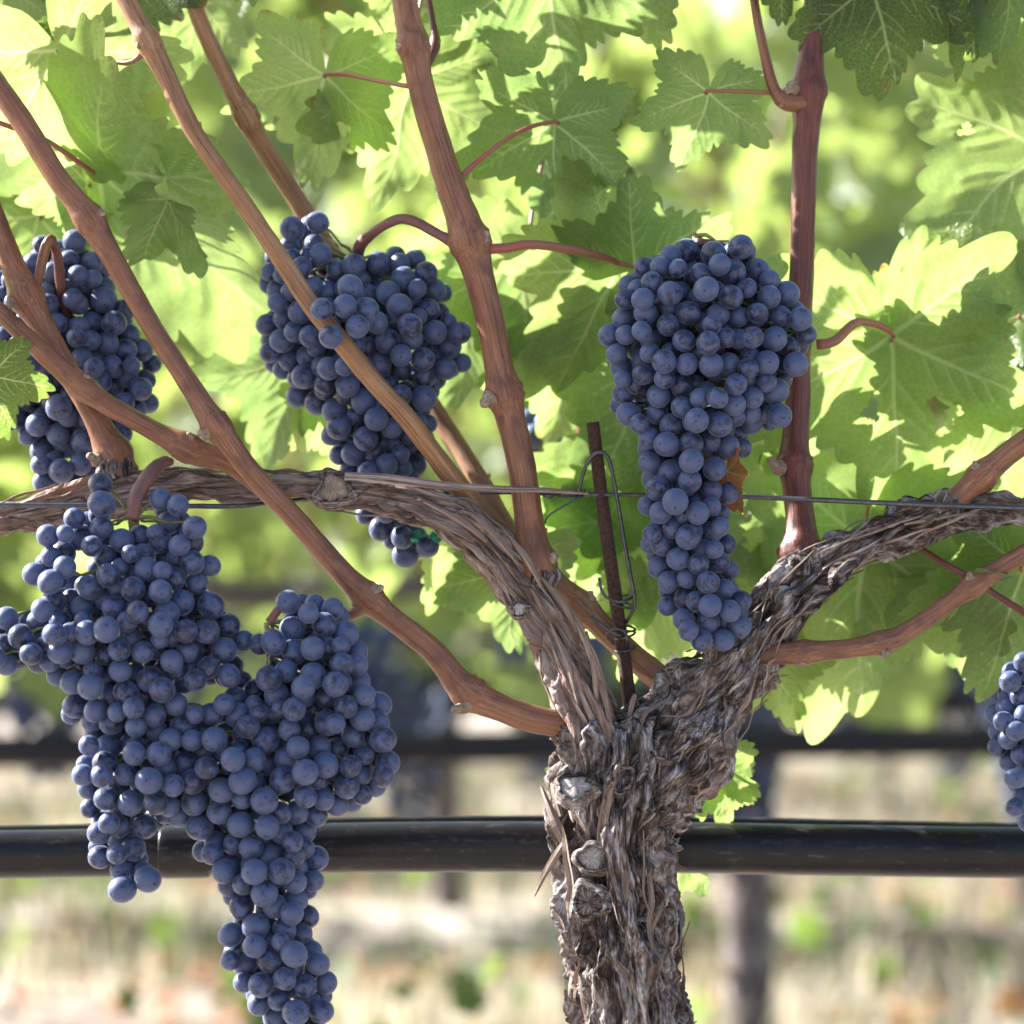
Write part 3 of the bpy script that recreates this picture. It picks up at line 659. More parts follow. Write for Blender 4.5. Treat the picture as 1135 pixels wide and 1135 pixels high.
L(705, 520, .11, 206, 130, 10, 5, 'leaf_b', 3)
L(650, 560, .12, 170, 115, -20, 0, 'leaf_a', 4)
L(585, 290, .10, 186, 150, 10, 0, 'leaf_b', 0)
L(625, 380, .13, 185, 120, -10, 10, 'leaf_b', 4, .4, .1, .1)
L(525, 345, .11, 195, 115, 0, 10, 'leaf_a', 1)
L(335, 395, .12, 200, 125, 10, 0, 'leaf_a', 3)
L(362, 450, .13, 160, 80, -30, 0, 'leaf_b', 2)
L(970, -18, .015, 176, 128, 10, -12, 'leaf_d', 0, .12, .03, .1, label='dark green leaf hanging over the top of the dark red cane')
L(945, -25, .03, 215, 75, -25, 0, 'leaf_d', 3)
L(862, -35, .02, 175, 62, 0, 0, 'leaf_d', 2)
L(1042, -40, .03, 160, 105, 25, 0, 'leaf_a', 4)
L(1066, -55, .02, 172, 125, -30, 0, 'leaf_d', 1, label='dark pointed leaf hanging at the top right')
L(1128, -50, .02, 190, 115, 30, 10, 'leaf_a', 3)
L(1158, 168, .05, 238, 190, 12, -12, 'leaf_b', 0, .1, .05, .1, holes=[(.36, .30, .05)], label='huge lime leaf glowing at the right edge')
L(1140, 60, .08, 215, 120, 0, 0, 'leaf_b', 2)
L(990, 372, .052, 174, 218, -6, -12, 'leaf_b', 2, .10, .03, .1, pet=[(978, 362, .045, 3.5), (950, 357, .035, 5), (925, 378, .028, 6), (905, 382, .028, 6)], holes=[(.14, .38, .055), (-.25, .42, .085)], label='largest leaf, broad and holed, right of the dark red cane')
L(1000, 376, .075, 8, 118, 0, 15, 'leaf_b', 3, .3, .1, .2, pet=[(995, 378, .07, 2), (991, 375, .06, 2)], label='upright yellow-green leaf')
L(985, 376, .08, 292, 80, -30, 50, 'leaf_a', 4, .3, .1, .2, pet=[(988, 378, .05, 2), (990, 375, .045, 2)], label='shiny leaf glaring white in the sun')
L(1130, 350, .10, 200, 120, 30, 35, 'leaf_a', 1)
L(1120, 455, .09, 180, 120, 0, 0, 'leaf_b', 4)
L(958, 600, .08, 188, 205, 8, -5, 'leaf_b', 1, .15, .05, .1, holes=[(-.05, .5, .06)], label='backlit leaf with long lobes below the right arm')
L(1045, 600, .11, 165, 160, -10, 0, 'leaf_a', 2)
L(905, 640, .12, 200, 110, 20, 10, 'leaf_a', 0)
L(1132, 630, .05, 190, 150, -15, -10, 'leaf_a', 3, label='shaded grey-green leaf at the lower right edge')
L(1095, 630, .06, 212, 140, 60, 30, 'leaf_a', 4, .5, .1, .2, label='folded leaf with a white sheen')
L(570, 628, .07, 186, 105, 15, -15, 'leaf_a', 2, label='grey-green leaf under the left arm')
L(515, 595, .085, 200, 85, 0, 0, 'leaf_b', 1)
L(745, 570, .11, 200, 150, 20, 20, 'leaf_a', 3, .3)
L(720, 665, .10, 190, 100, -20, 0, 'leaf_b', 0)
L(800, 610, .12, 160, 90, 0, 0, 'leaf_b', 4)
L(905, 560, .13, 235, 150, -20, 50, 'leaf_a', 1, label='pale shiny leaf behind the right arm')
L(862, 430, .09, 185, 95, 0, 0, 'leaf_b', 4)
L(852, 735, .08, 150, 75, 0, 0, 'leaf_b', 1)
L(790, 845, .055, 128, 62, 10, 0, 'leaf_b', 3, .3, label='small lime leaf right of the trunk above the hose')
L(800, 868, .06, 175, 50, -15, 0, 'leaf_b', 2)
L(757, 958, .09, 140, 44, 0, 0, 'leaf_a', 0, label='small leaf hanging below the hose')
L(638, 812, .02, 250, 26, 0, 0, 'leaf_b', 1)
L(626, 850, .03, 200, 24, 20, 0, 'leaf_b', 2)
L(-12, 418, -.030, 104, 72, 10, -25, 'leaf_d', 3, .15, label='shaded dark green leaf at the left edge over the upper left bunch')  # its shade is partly put into the deep leaf colour
L(1150, 275, .09, 200, 70, 30, 40, 'leaf_b', 1)
L(430, -45, .09, 175, 75, 0, 0, 'leaf_b', 0)
L(60, -40, .10, 165, 110, 0, 10, 'leaf_b', 4)
L(225, 5, .16, 200, 90, 10, 0, 'leaf_b', 3)
# leaves of the same vine added out of view, above and left, for their shade
for (x, y, d, a, s) in [(-118, 255, -.008, 172, 135), (250, -120, .02, 170, 120), (380, -140, .06, 190, 130), (520, -150, .12, 180, 150), (760, -120, .06, 185, 140), (60, -160, .12, 180, 160), (900, -150, .10, 170, 150), (640, -190, .0, 200, 150)]:
    L(x, y, d, a, s, (x*7) % 40-20, -20, 'leaf_a')

# ------------------------------------------------------------------ grape bunches
def ball(nu=26, nv=17, sq=1.06):
    V = [(0, 0, 1.0*sq)]; G = [(0, 0, 1)]
    zs = [PI*(k/(nv)) for k in range(1, nv)]+[PI-.115, PI-.05]; zs = sorted(zs)
    for p in zs:
        dim = .965 if p > PI-.08 else (.99 if p > PI-.16 else 1)
        for j in range(nu):
            a = 2*PI*j/nu; V.append((math.sin(p)*math.cos(a), math.sin(p)*math.sin(a), math.cos(p)*sq*dim)); G.append((math.sin(p)*math.cos(a), math.sin(p)*math.sin(a), math.cos(p)))
    V.append((0, 0, -sq*.95)); G.append((0, 0, -1)); n = len(zs); F = []
    for j in range(nu): F.append((0, 1+j, 1+(j+1) % nu))
    for i in range(n-1):
        for j in range(nu): F.append((1+i*nu+j, 1+(i+1)*nu+j, 1+(i+1)*nu+(j+1) % nu, 1+i*nu+(j+1) % nu))
    e = len(V)-1
    for j in range(nu): F.append((1+(n-1)*nu+j, e, 1+(n-1)*nu+(j+1) % nu))
    return np.array(V), F, np.array(G)
BALLS = [ball(sq=s) for s in (1.02, 1.07, .98)]
BME = []
for V_, F_, G_ in BALLS:
    me_ = mkmesh('grape', V_, F_, True, {'gc': G_}); me_.materials.append(M['grape']); BME.append(me_)
LOB = ball(14, 9)

def conv(lst, ox, oy, k): return [(ox+x/k, oy+y/k, r/k) for x, y, r in lst]
def resolve(Lp, yc, D, front=()):
    """Lp rows (px,py,r). inflate the silhouette into a body, put each berry on its front, push overlapping ones apart in depth, fill the inside"""
    A = np.array(Lp, float); A[:, 2] = np.clip(13.3+(A[:, 2]-13.3)*.65, 11.4, 15.6)
    x0, y0 = A[:, :2].min(0)-33; x1, y1 = A[:, :2].max(0)+33
    gx, gy = np.meshgrid(np.arange(x0, x1, 4), np.arange(y0, y1, 4), indexing='ij'); g = np.stack([gx.ravel(), gy.ravel()], 1)
    ins = np.zeros(len(g), bool)
    for x, y, r in A: ins |= np.hypot(g[:, 0]-x, g[:, 1]-y) < r+9
    out = g[~ins]
    def dist(P): return np.array([max(np.min(np.hypot(out[:, 0]-p[0], out[:, 1]-p[1]))-6, 1) for p in P])
    def thick(d): d = np.minimum(d, D); return np.sqrt(d*(2*D-d))
    d = dist(A[:, :2]); raw = np.array(Lp, float)[:, 2]
    y = -(np.maximum(thick(d)-A[:, 2], 0))+rng.normal(0, 4, len(A))-(raw-13)*1.6-36*noise(np.column_stack([A[:, 0]/38, A[:, 1]/38, A[:, 0]*0+yc*50+.5]))
    for i, dy in front: y[i] = dy
    fr = set(i for i, _ in front)
    for it in range(80):
        moved = False
        for i in range(len(A)):
            dx = np.hypot(A[:, 0]-A[i, 0], A[:, 1]-A[i, 1]); R = .95*(A[:, 2]+A[i, 2]); nb = np.where((dx < R))[0]
            for j in nb:
                if j == i: continue
                need = math.sqrt(max(R[j]**2-dx[j]**2, 0)); gap = y[j]-y[i]
                if abs(gap) < need-.3:
                    a, b = (i, j) if gap >= 0 else (j, i)         # a in front, b behind
                    m_ = (need-abs(gap)); 
                    if a in fr: y[b] += m_
                    else: y[b] += m_*.65; y[a] -= m_*.35
                    moved = True
        if not moved: break
    yfront = y.copy()
    P = np.column_stack([A[:, 0], y, A[:, 1], A[:, 2]]).tolist()
    # inner and rear berries
    idx = np.where(ins)[0]; c = rng.choice(idx, 9000); cand = g[c]+rng.uniform(-2, 2, (len(c), 2)); dc = dist(cand); tc = thick(dc); fill = []
    Pn = np.array(P)
    for (cx, cy), dd, t in zip(cand, dc, tc):
        if dd < 15: continue
        r = rng.uniform(11, 14); lo = -(t-r)+1.0*r; hi = max(-(t-r)*.2, lo+14)
        if hi < lo: continue
        yy = rng.uniform(lo, hi)
        q = np.array([cx, yy, cy])
        if np.all(np.linalg.norm(Pn[:, :3]-q, axis=1) > .87*(Pn[:, 3]+r)): Pn = np.vstack([Pn, [cx, yy, cy, r]]); fill.append((cx, yy, cy, r))
    # close the remaining see-through holes with berries further in
    gf = g[ins]; gf = gf[dist(gf) > 9]
    for it in range(1500):
        un = np.ones(len(gf), bool)
        for q in Pn: un &= np.hypot(gf[:, 0]-q[0], gf[:, 1]-q[2]) > q[3]*.97
        left = gf[un]
        if len(left) == 0: break
        p = left[rng.integers(len(left))]+rng.uniform(-2, 2, 2); gf = gf[np.hypot(gf[:, 0]-p[0], gf[:, 1]-p[1]) > 3]
        if len(gf) == 0: break
        r = rng.uniform(9.5, 13.5)
        for yy in np.arange(-70, 95, 2.0):
            if np.all(np.linalg.norm(Pn[:, :3]-np.array([p[0], yy, p[1]]), axis=1) > (.86 if yy < 10 else .70)*(Pn[:, 3]+r)) and yy > np.min(np.where(np.hypot(Pn[:, 0]-p[0], Pn[:, 2]-p[1]) < 40, Pn[:, 1], 99))+6:
                Pn = np.vstack([Pn, [p[0], yy, p[1], r]]); fill.append((p[0], yy, p[1], r)); break
    return P, fill
def to_world(p, yc):
    y = yc+p[1]*CAMD/FPX
    return at(p[0], p[2], y), rpx(p[3], y)
def build_bunch(P, fill, yc, axis, pedrows, label, shows=None):
    top = at(axis[0][0], axis[0][1], yc)
    b = empty('grape_bunch', top, label, 'grape bunch', None)
    ax = np.array([[a[0], a[1]] for a in axis], float)
    order = sorted(range(len(P)), key=lambda i: -P[i][3]+P[i][1]*.08); first = order[:100]; rest = [P[i] for i in order[100:]]+list(fill)
    axw = np.array([at(a[0], a[1], yc-.004) for a in axis]); AX = spline(axw, .004)
    mb = MB()
    for i in range(1):
        R = np.interp(np.arange(len(AX)), [0, len(AX)], [.0030, .0012]); v, f, _ = sweep(AX, R, 8); mb.add(v, f)
    def axpt(c):                                         # a stalk leaves the axis a little above the berry
        d = np.linalg.norm(AX-(c+np.array([0, 0, .010])), axis=1); return AX[int(np.argmin(d))]
    br = {}
    def stalk(c, r):
        a = axpt(c); v = a-c; ln = np.linalg.norm(v); 
        if ln < 1e-4: return np.array([0, 0, 1.0])
        v = v/ln+np.array([0, .7, .15]); v /= np.linalg.norm(v)
        s0 = c+v*r*.96; Lk = min(ln-r, .015)
        if Lk > .003 and rng.random() < .6:
            m_ = s0+v*Lk*.5+np.array([0, 0, .001]); e_ = s0+(a-s0)*min(1, Lk/max(np.linalg.norm(a-s0), 1e-6))
            q = spline(np.array([s0, m_, e_]), .003); rr = np.linspace(.0008, .0006, len(q)); rr[0] = .0014
            vv, ff, _ = sweep(q, rr, 6); mb.add(vv, ff)
            key = tuple(np.round(e_/.02).astype(int))
            if key not in br:
                br[key] = 1; q = spline(np.array([e_, (e_+a)/2+np.array([0, 0, .002]), a]), .004)
                if len(q) > 2: vv, ff, _ = sweep(q, np.linspace(.0009, .0014, len(q)), 6); mb.add(vv, ff)
        return v
    def rot(v):
        q = Vector([float(t) for t in v]).to_track_quat('Z', 'Y')
        jit = Matrix.Rotation(rng.normal(0, .35), 3, 'X') @ Matrix.Rotation(rng.normal(0, .35), 3, 'Y')
        return (q.to_matrix() @ jit @ Matrix.Rotation(rng.uniform(0, 6.28), 3, 'Z'))
    for i in first:
        c, r = to_world(P[i], yc); v = stalk(c, r); o = bpy.data.objects.new('grape', BME[i % 3]); COL.objects.link(o); attach(o, b)
        o.location = Vector(c.tolist()); o.rotation_euler = rot(v).to_euler(); k = float(r); o.scale = (k*rng.uniform(.94, 1.03), k*rng.uniform(.94, 1.03), k*rng.uniform(.98, 1.04))
    if rest:
        g = MB()
        for n_, p in enumerate(rest):
            c, r = to_world(p, yc); v = stalk(c, r) if n_ % 2 == 0 or n_ < 40 else np.array([0, 0, 1.]); Rm = np.array(rot(v)); V_, F_, G_ = BALLS[n_ % 3]
            g.add(V_*r@Rm.T+c, F_, gc=G_)
        o = obj('grape', g.mesh('grapes'), M['grape'], b); o['kind'] = 'stuff'
    st = obj('stem', mb.mesh('stem'), M['stalk'], b)
    if pedrows:
        v, f, _ = tube_px(pedrows, 16); o = obj('stalk', mkmesh('stalk', v, f), M['peduncle'], b)
    return b

Z = 400/1135; k4 = 1135/400; k2 = 1135/250; k5 = 1135/200
B1 = conv([(222,107,68),(350,75,52),(335,185,50),(210,195,48),(135,250,35),(270,300,52),(175,335,42),(395,300,55),(445,310,48),(532,293,62),(655,280,60),(740,245,38),(765,280,50),(840,262,35),(895,330,62),(783,360,68),(930,418,72),(975,430,35),(440,360,40),(515,402,70),(330,395,40),(395,425,60),(105,385,48),(150,420,58),(215,420,40),(240,430,30),(487,495,63),(705,430,63),(370,512,60),(600,515,65),(605,435,38),(760,495,65),(910,515,57),(965,530,22),(265,525,63),(180,560,55),(98,590,58),(135,565,35),(815,595,67),(940,628,62),(1065,630,57),(550,598,62),(650,580,55),(230,625,42),(310,650,55),(170,670,65),(417,650,62),(1010,700,68),(705,675,70),(530,690,62),(595,700,45),(825,660,55),(110,730,48),(210,765,60),(300,750,55),(345,700,48),(770,745,55),(880,763,67),(660,788,62),(1075,782,42),(995,812,58),(405,810,62),(485,800,48),(175,815,45),(280,850,65),(890,850,60),(500,895,65),(690,890,48),(385,890,50),(250,950,62),(885,960,68),(770,945,52),(347,983,68),(577,975,62),(437,1023,70),(540,1050,42),(645,1065,62),(850,1080,48),(900,1090,28),(455,1105,65),(720,1110,40),(585,1130,50)], 275, 230, k2) \
   + conv([(155,240,62),(370,262,80),(540,300,72),(640,300,50),(740,260,42),(295,358,82),(205,365,48),(430,345,50),(503,428,72),(680,425,72),(600,450,40),(265,470,62),(385,470,58),(650,510,55),(540,200,50),(300,560,55),(420,570,60),(560,580,60),(690,590,55),(470,640,55),(600,670,55),(370,735,60),(500,730,50),(468,828,82),(545,895,60),(640,820,55),(620,995,88),(760,940,68)], 340, 440, k5)
B2 = conv([(98,552,65),(165,465,55),(275,440,60),(260,370,55),(170,370,38),(190,300,35),(235,320,45),(270,210,50),(350,210,55),(307,285,55),(400,155,55),(480,130,68),(617,140,68),(753,107,68),(550,240,50),(398,340,67),(580,320,68),(490,440,68),(388,500,58),(715,235,70),(840,225,60),(900,275,50),(705,360,60),(785,315,32),(897,360,57),(985,343,68),(640,450,60),(740,460,53),(838,440,40),(953,455,53),(1055,470,62),(1085,550,40),(680,565,50),(740,570,48),(813,563,55),(925,570,65),(1000,610,40),(610,500,40),(468,580,58),(255,530,45),(175,550,40),(130,650,55),(155,715,62),(295,640,42),(368,685,62),(483,697,57),(400,640,40),(605,700,63),(555,640,45),(590,590,60),(695,700,62),(790,720,52),(800,660,50),(885,690,63),(1032,697,63),(265,745,60),(370,770,52),(225,800,45),(165,843,60),(340,858,62),(457,808,60),(730,800,55),(550,870,52),(637,867,54),(720,900,60),(812,865,58),(930,832,68),(870,940,50),(950,958,68),(808,995,55),(190,950,62),(303,990,65),(403,1005,60),(460,915,58),(533,980,66),(648,1000,68),(725,960,45),(740,1050,48),(505,1100,62),(380,1100,65),(600,1090,50),(690,1110,62),(285,1120,45),(760,1120,45)], 655, 250, k2) \
   + conv([(295,150,58),(400,192,60),(505,140,65),(498,240,63),(622,180,63),(603,288,60),(692,298,58),(335,280,62),(425,345,72),(285,365,42),(350,400,55),(537,403,62),(605,370,45),(650,405,42),(620,440,45),(345,465,45),(410,480,40),(490,523,67),(603,500,57),(360,555,65),(300,560,40),(675,560,55),(560,590,55),(438,633,57),(540,660,53),(645,648,57),(695,690,42),(340,675,55),(388,750,55),(485,730,52),(590,752,58),(670,785,48),(480,837,70),(600,868,58),(385,870,38),(755,845,52),(700,895,57),(468,940,60),(590,950,60),(490,995,42),(750,970,58),(557,1045,57),(665,1042,58)], 655, 480, k2)
B3 = conv([(470,160,80),(275,180,62),(210,290,60),(25,320,55),(430,275,60),(580,292,72),(640,340,50),(0,240,50),(520,440,75),(660,450,70),(655,525,88),(315,460,55),(310,545,60),(430,460,45),(495,555,50),(455,515,42),(780,590,65),(720,670,82),(360,670,45),(500,690,55),(820,740,45),(675,800,75),(790,840,70),(890,840,80),(950,925,65),(512,895,70),(590,950,55),(705,945,70),(640,1040,55),(800,1005,72),(715,1075,45),(915,1030,60),(885,1085,75),(30,750,60),(120,810,55),(15,860,48),(60,910,60),(170,930,75),(270,940,45),(260,1040,65),(345,1030,55),(40,620,50),(70,400,50),(150,660,60),(90,540,60),(570,780,50),(480,760,55),(0,400,55),(330,350,45),(220,430,60),(200,560,60),(250,740,60),(340,830,60),(430,900,60),(-80,500,70),(-90,650,70),(-70,350,70),(-80,800,70),(-60,950,70),(60,1050,65),(-40,1080,65),(150,1080,60)], 0, 240, k5) \
   + conv([(370,180,88),(495,240,62),(235,290,75),(105,255,70),(45,270,45),(180,355,50),(365,350,75),(525,385,85),(760,340,75),(265,455,82),(340,520,50),(510,535,72),(385,580,82),(275,650,68),(445,640,62),(600,480,60),(600,600,45),(930,150,65),(785,150,45),(860,190,50),(700,260,50),(440,100,45),(620,180,60),(640,300,60),(700,400,55),(560,260,50),(150,120,60),(20,140,60),(500,100,60)], 0, 420, k5)
B4 = conv([(316,475,40),(320,535,45),(505,520,35),(560,540,33),(612,610,38),(235,580,35),(250,640,47),(530,595,38),(383,650,40),(330,700,36),(450,695,38),(505,655,38),(320,610,38),(440,635,36),(150,635,35),(180,650,30),(160,700,30),(200,690,42),(108,755,38),(158,780,42),(605,720,42),(660,730,33),(545,770,42),(620,785,36),(665,855,50),(505,810,40),(418,803,42),(283,797,46),(358,860,38),(433,875,37),(170,840,40),(225,835,32),(260,860,38),(570,845,45),(525,880,45),(335,930,47),(275,940,40),(410,962,40),(505,915,42),(540,950,32),(650,937,40),(720,915,35),(585,935,38),(765,965,32),(705,995,45),(172,945,38),(120,905,36),(65,952,43),(22,895,38),(50,1020,40),(120,1030,38),(10,975,30),(190,1000,40),(260,1000,42),(375,995,35),(480,990,35),(655,1050,38),(710,1075,38),(600,1050,38),(540,1030,35),(473,1087,45),(378,1060,36),(340,1080,32),(285,1110,45),(225,1090,42),(180,1075,30),(340,760,38),(460,740,38),(400,905,34),(-30,930,40),(-20,1020,38),(20,1040,36),(565,665,34),(300,865,34),(590,1000,34),
  (905,843,40),(990,850,28),(1045,865,35),(920,930,45),(1020,915,40),(1085,945,45),(860,970,45),(925,1000,40),(983,990,40),(1075,1040,38),(845,1083,45),(985,1075,45),(1055,1100,42),(955,1110,38),(1030,985,35),(900,1060,36),(1120,1000,38)], 0, 370, k4) \
   + conv([(228,60,42),(283,78,43),(398,95,46),(350,105,36),(510,85,42),(555,130,36),(235,135,40),(225,160,32),(350,188,40),(427,200,35),(485,165,38),(338,265,44),(422,285,38),(300,230,40),(330,315,42),(495,215,36),(468,370,54),(395,350,35),(320,355,36),(335,425,38),(410,440,44),(455,515,42),(343,503,34),(310,535,36),(285,455,28),(315,610,36),(420,583,44),(383,650,37),(385,712,46),(465,680,46),(490,440,40),(530,450,35),(275,395,28),(270,320,24),(500,285,38),(290,180,34),(580,60,36),(420,140,34),(300,150,36),(520,330,34),
  (577,202,46),(605,243,34),(675,240,42),(665,160,38),(750,165,45),(740,110,38),(660,30,40),(720,40,38),(585,312,40),(605,373,43),(733,303,40),(763,370,47),(697,400,44),(610,440,45),(690,470,40),(628,515,48),(680,565,40),(757,508,45),(545,385,35),(800,305,40),(835,243,47),(850,155,40),(845,50,42),(870,100,40),(925,145,38),(953,100,42),(985,40,45),(1055,67,40),(965,205,42),(1030,187,46),(1087,135,36),(1005,265,38),(1025,320,44),(960,343,44),(937,265,36),(890,367,45),(832,433,48),(1103,325,35),(1090,387,42),(1105,440,30),(935,468,38),(960,420,36),(1018,428,35),(840,515,40),(885,532,38),(955,530,40),(995,480,36),(790,580,38),(850,605,38),(735,570,35),(925,610,35),(995,613,42),(800,657,43),(885,655,48),(705,655,40),(720,700,35),(765,695,35),(930,690,35),(985,685,33),(832,725,47),(760,765,42),(865,765,42),(930,745,40),(965,797,38),(805,828,50),(725,855,42),(895,838,38),(800,890,38),(950,850,32),(725,935,30),(770,945,42),(847,935,40),(925,915,45),(980,905,32),(1000,945,38),(895,993,37),(820,1013,42),(765,1005,28),(960,1015,38),(1025,1005,38),(875,1060,34),(815,1070,40),(930,1100,47),(1010,1095,42),(865,1115,40),(880,1160,42),(960,1175,42),(1000,1165,36),(920,1220,40),(900,300,38),(780,200,38),(910,210,36),(650,330,38),(880,470,36),(640,590,34),(560,480,36)], 0, 735, k4) \
   + conv([(20,60,38),(75,60,42),(38,137,36),(142,130,42),(5,190,30),(90,175,42),(155,240,42),(170,313,40),(55,325,34),(42,383,42),(130,385,38),(55,435,35),(95,130,34),(95,290,30),(10,270,36),(60,230,36)], 370, 735, k4)
B6 = conv([(1130,105,50),(1060,170,55),(1050,230,72),(1110,320,60),(1030,385,68),(950,430,45),(1005,480,52),(1135,440,50),(1085,540,58),(975,545,40),(1035,590,62),(970,640,58),(1115,690,62),(1045,730,45),(1080,840,65),(1125,970,60),(1085,1020,52),(1150,560,60),(1160,1110,50),(1180,80,60),(1190,200,65),(1230,320,60),(1180,400,60),(1220,500,60),(1180,640,60),(1210,760,60),(1190,860,60),(1200,1000,60),(1270,180,60),(1290,420,60),(1290,620,60),(1270,880,55),(1140,780,50),(1250,90,50),(1230,1080,45),(1210,10,50)], 935, 715, k5)

fi = [(28, -44), (46, -46), (41, -34)]                     # berries that lie in front of the tan cane
Dy = .058
P1, F1 = resolve(B1, Dy, 112, [(i, (v_*.001-Dy)*FPX/CAMD) for i, v_ in ((28, -31), (46, -32), (26, -28), (41, -29), (29, -22), (19, -19))])
build_bunch(P1, F1, Dy, [(396, 288), (395, 330), (400, 400), (425, 480), (440, 560), (455, 610)], [(512, 272, 8, -.005), (490, 262, 6, -.004), (465, 248, 5.5, .0), (442, 243, 6, .004), (418, 255, 5.5, .012), (400, 272, 7, .03), (394, 295, 6, .05)],
            'blue grape bunch behind the left arm with a tan cane crossing in front of it')
P2, F2 = resolve(B2, -.004, 100)
build_bunch(P2, F2, -.008, [(772, 262), (770, 330), (770, 420), (760, 520), (765, 620), (795, 700)], [(878, 350, 5, .02), (840, 310, 4.5, .01), (800, 275, 4.5, -.005), (772, 268, 4.5, -.02)],
            'long tapering blue grape bunch beside the upright dark red cane')
P3, F3 = resolve(B3, .05, 95)
build_bunch(P3, F3, .066, [(62, 300), (75, 350), (80, 420), (75, 480), (60, 530)], [(57, 265, 5.5, -.004), (64, 285, 5.5, .01), (68, 320, 6, .03), (75, 350, 5, .045)],
            'blue grape bunch behind two crossing canes above the left arm, cut by the edge')
P45, F45 = resolve(B4, -.06, 82)
def left_part(p): return p[0] < np.interp(p[2], [600, 720, 790, 830, 900, 1200], [290, 283, 256, 186, 180, 180])
Pa = [p for p in P45 if left_part(p)]; Pb = [p for p in P45 if not left_part(p)]
Fa = [p for p in F45 if left_part(p)]; Fb = [p for p in F45 if not left_part(p)]
build_bunch(Pa, Fa, -.048, [(148, 575), (150, 620), (150, 700), (150, 800), (140, 900), (145, 960)], [(188, 512, 5, -.03), (180, 513, 7, -.045), (166, 525, 8, -.058), (152, 550, 8.5, -.066), (146, 575, 8, -.07)],
            'largest broad blue grape bunch, hanging in front of the left arm from a purple stalk')
build_bunch(Pb, Fb, -.048, [(298, 690), (300, 760), (290, 840), (290, 930), (310, 1020), (320, 1110)], [(385, 682, 4.5, -.034), (350, 675, 4, -.05), (315, 672, 5, -.066), (298, 690, 5, -.068)],
            'long blue grape bunch reaching the bottom edge, its tip in front of the hose')
P6, F6 = resolve(B6, -.05, 50)
build_bunch(P6, F6, -.045, [(1160, 715), (1158, 800), (1155, 900)], [(1165, 640, 5, -.01), (1163, 680, 5, -.03), (1160, 720, 5, -.045)], 'small part of a blue grape bunch at the right edge')
# grape glimpsed in the gap right of the middle cane
Pq = [[592, 0, 484, 14], [604, 12, 470, 12.5], [590, 14, 500, 12.5], [612, 6, 492, 12], [600, 24, 482, 13], [586, 26, 466, 12.5], [606, 26, 506, 12]]
build_bunch(Pq, [], .16, [(598, 440), (600, 470), (600, 510)], None, 'few blurred grapes seen in the gap between the middle cane and the leaf')

# dead leaf caught on the bunch
o = leaf(806, 522, -.022, 168, 42, 25, 10, 'dead', 3, 1.0, .22, .5, parent=None, name='dead_leaf')
tag(o, 'crumpled brown dead leaf caught between the right-hand bunch and the dark red cane', 'dead leaf')
# ------------------------------------------------------------------ hose, wires, stake
def hose(name, rows, label, parent=None, group=None, seg=64, step=.02):
    C, R = pxpath(rows, step)
    def d(S, TH, RR):                                    # slightly flattened, with two moulded seams
        return RR*(.012*np.cos(2*TH)-.035*np.exp(-((TH-SEAM+PI) % (2*PI)-PI)**2/.0018)+.010*noise(np.stack([S*14, np.cos(TH), np.sin(TH)], -1)))
    v, f, _ = sweep(C, R, seg, d)
    root = empty(name, C[len(C)//2], label, 'irrigation hose', group)
    obj('tube', mkmesh('tube', v, f), M['hose'], root)
    return root
# find the seam angle facing the camera, a bit below centre
_C, _R = pxpath([(-300, 950, 30, .075), (0, 946, 30, .075), (1500, 945, 30, .075)], .05); _T, _N, _B = frames(_C)
SEAM = max(np.linspace(0, 2*PI, 720), key=lambda t: float(np.dot(math.cos(t)*_N[3]+math.sin(t)*_B[3], np.array([0, -.86, -.51]))))
h = hose('irrigation_hose', [(-500, 953, 26.5, .06), (0, 947, 26.5, .06), (170, 944, 26.5, .06), (235, 943, 26.5, .06), (420, 939, 27.5, .06), (700, 939, 28, .06), (900, 942, 28, .06), (1135, 945, 28, .06), (1700, 951, 28, .06)],
         'thick black irrigation hose running behind the trunk across the whole picture')
C, R = pxpath([(178, 944.5, 28.5, .06), (186, 944.5, 29.5, .06), (225, 944, 29.5, .06), (233, 944, 28.5, .06)], .003); v, f, _ = sweep(C, R, 48); obj('coupling', mkmesh('coupling', v, f), M['hose'], h)
C, R = pxpath([(-500, 925, 7, .095), (0, 922, 7, .095), (400, 913, 7, .095), (700, 911, 7, .095), (1135, 919, 7, .095), (1700, 924, 7, .095)], .03); v, f, _ = sweep(C, R, 20)
tag(obj('drip_line', mkmesh('drip_line', v, f), M['hose']), 'thin black tube lying along the top of the thick black hose', 'drip line')

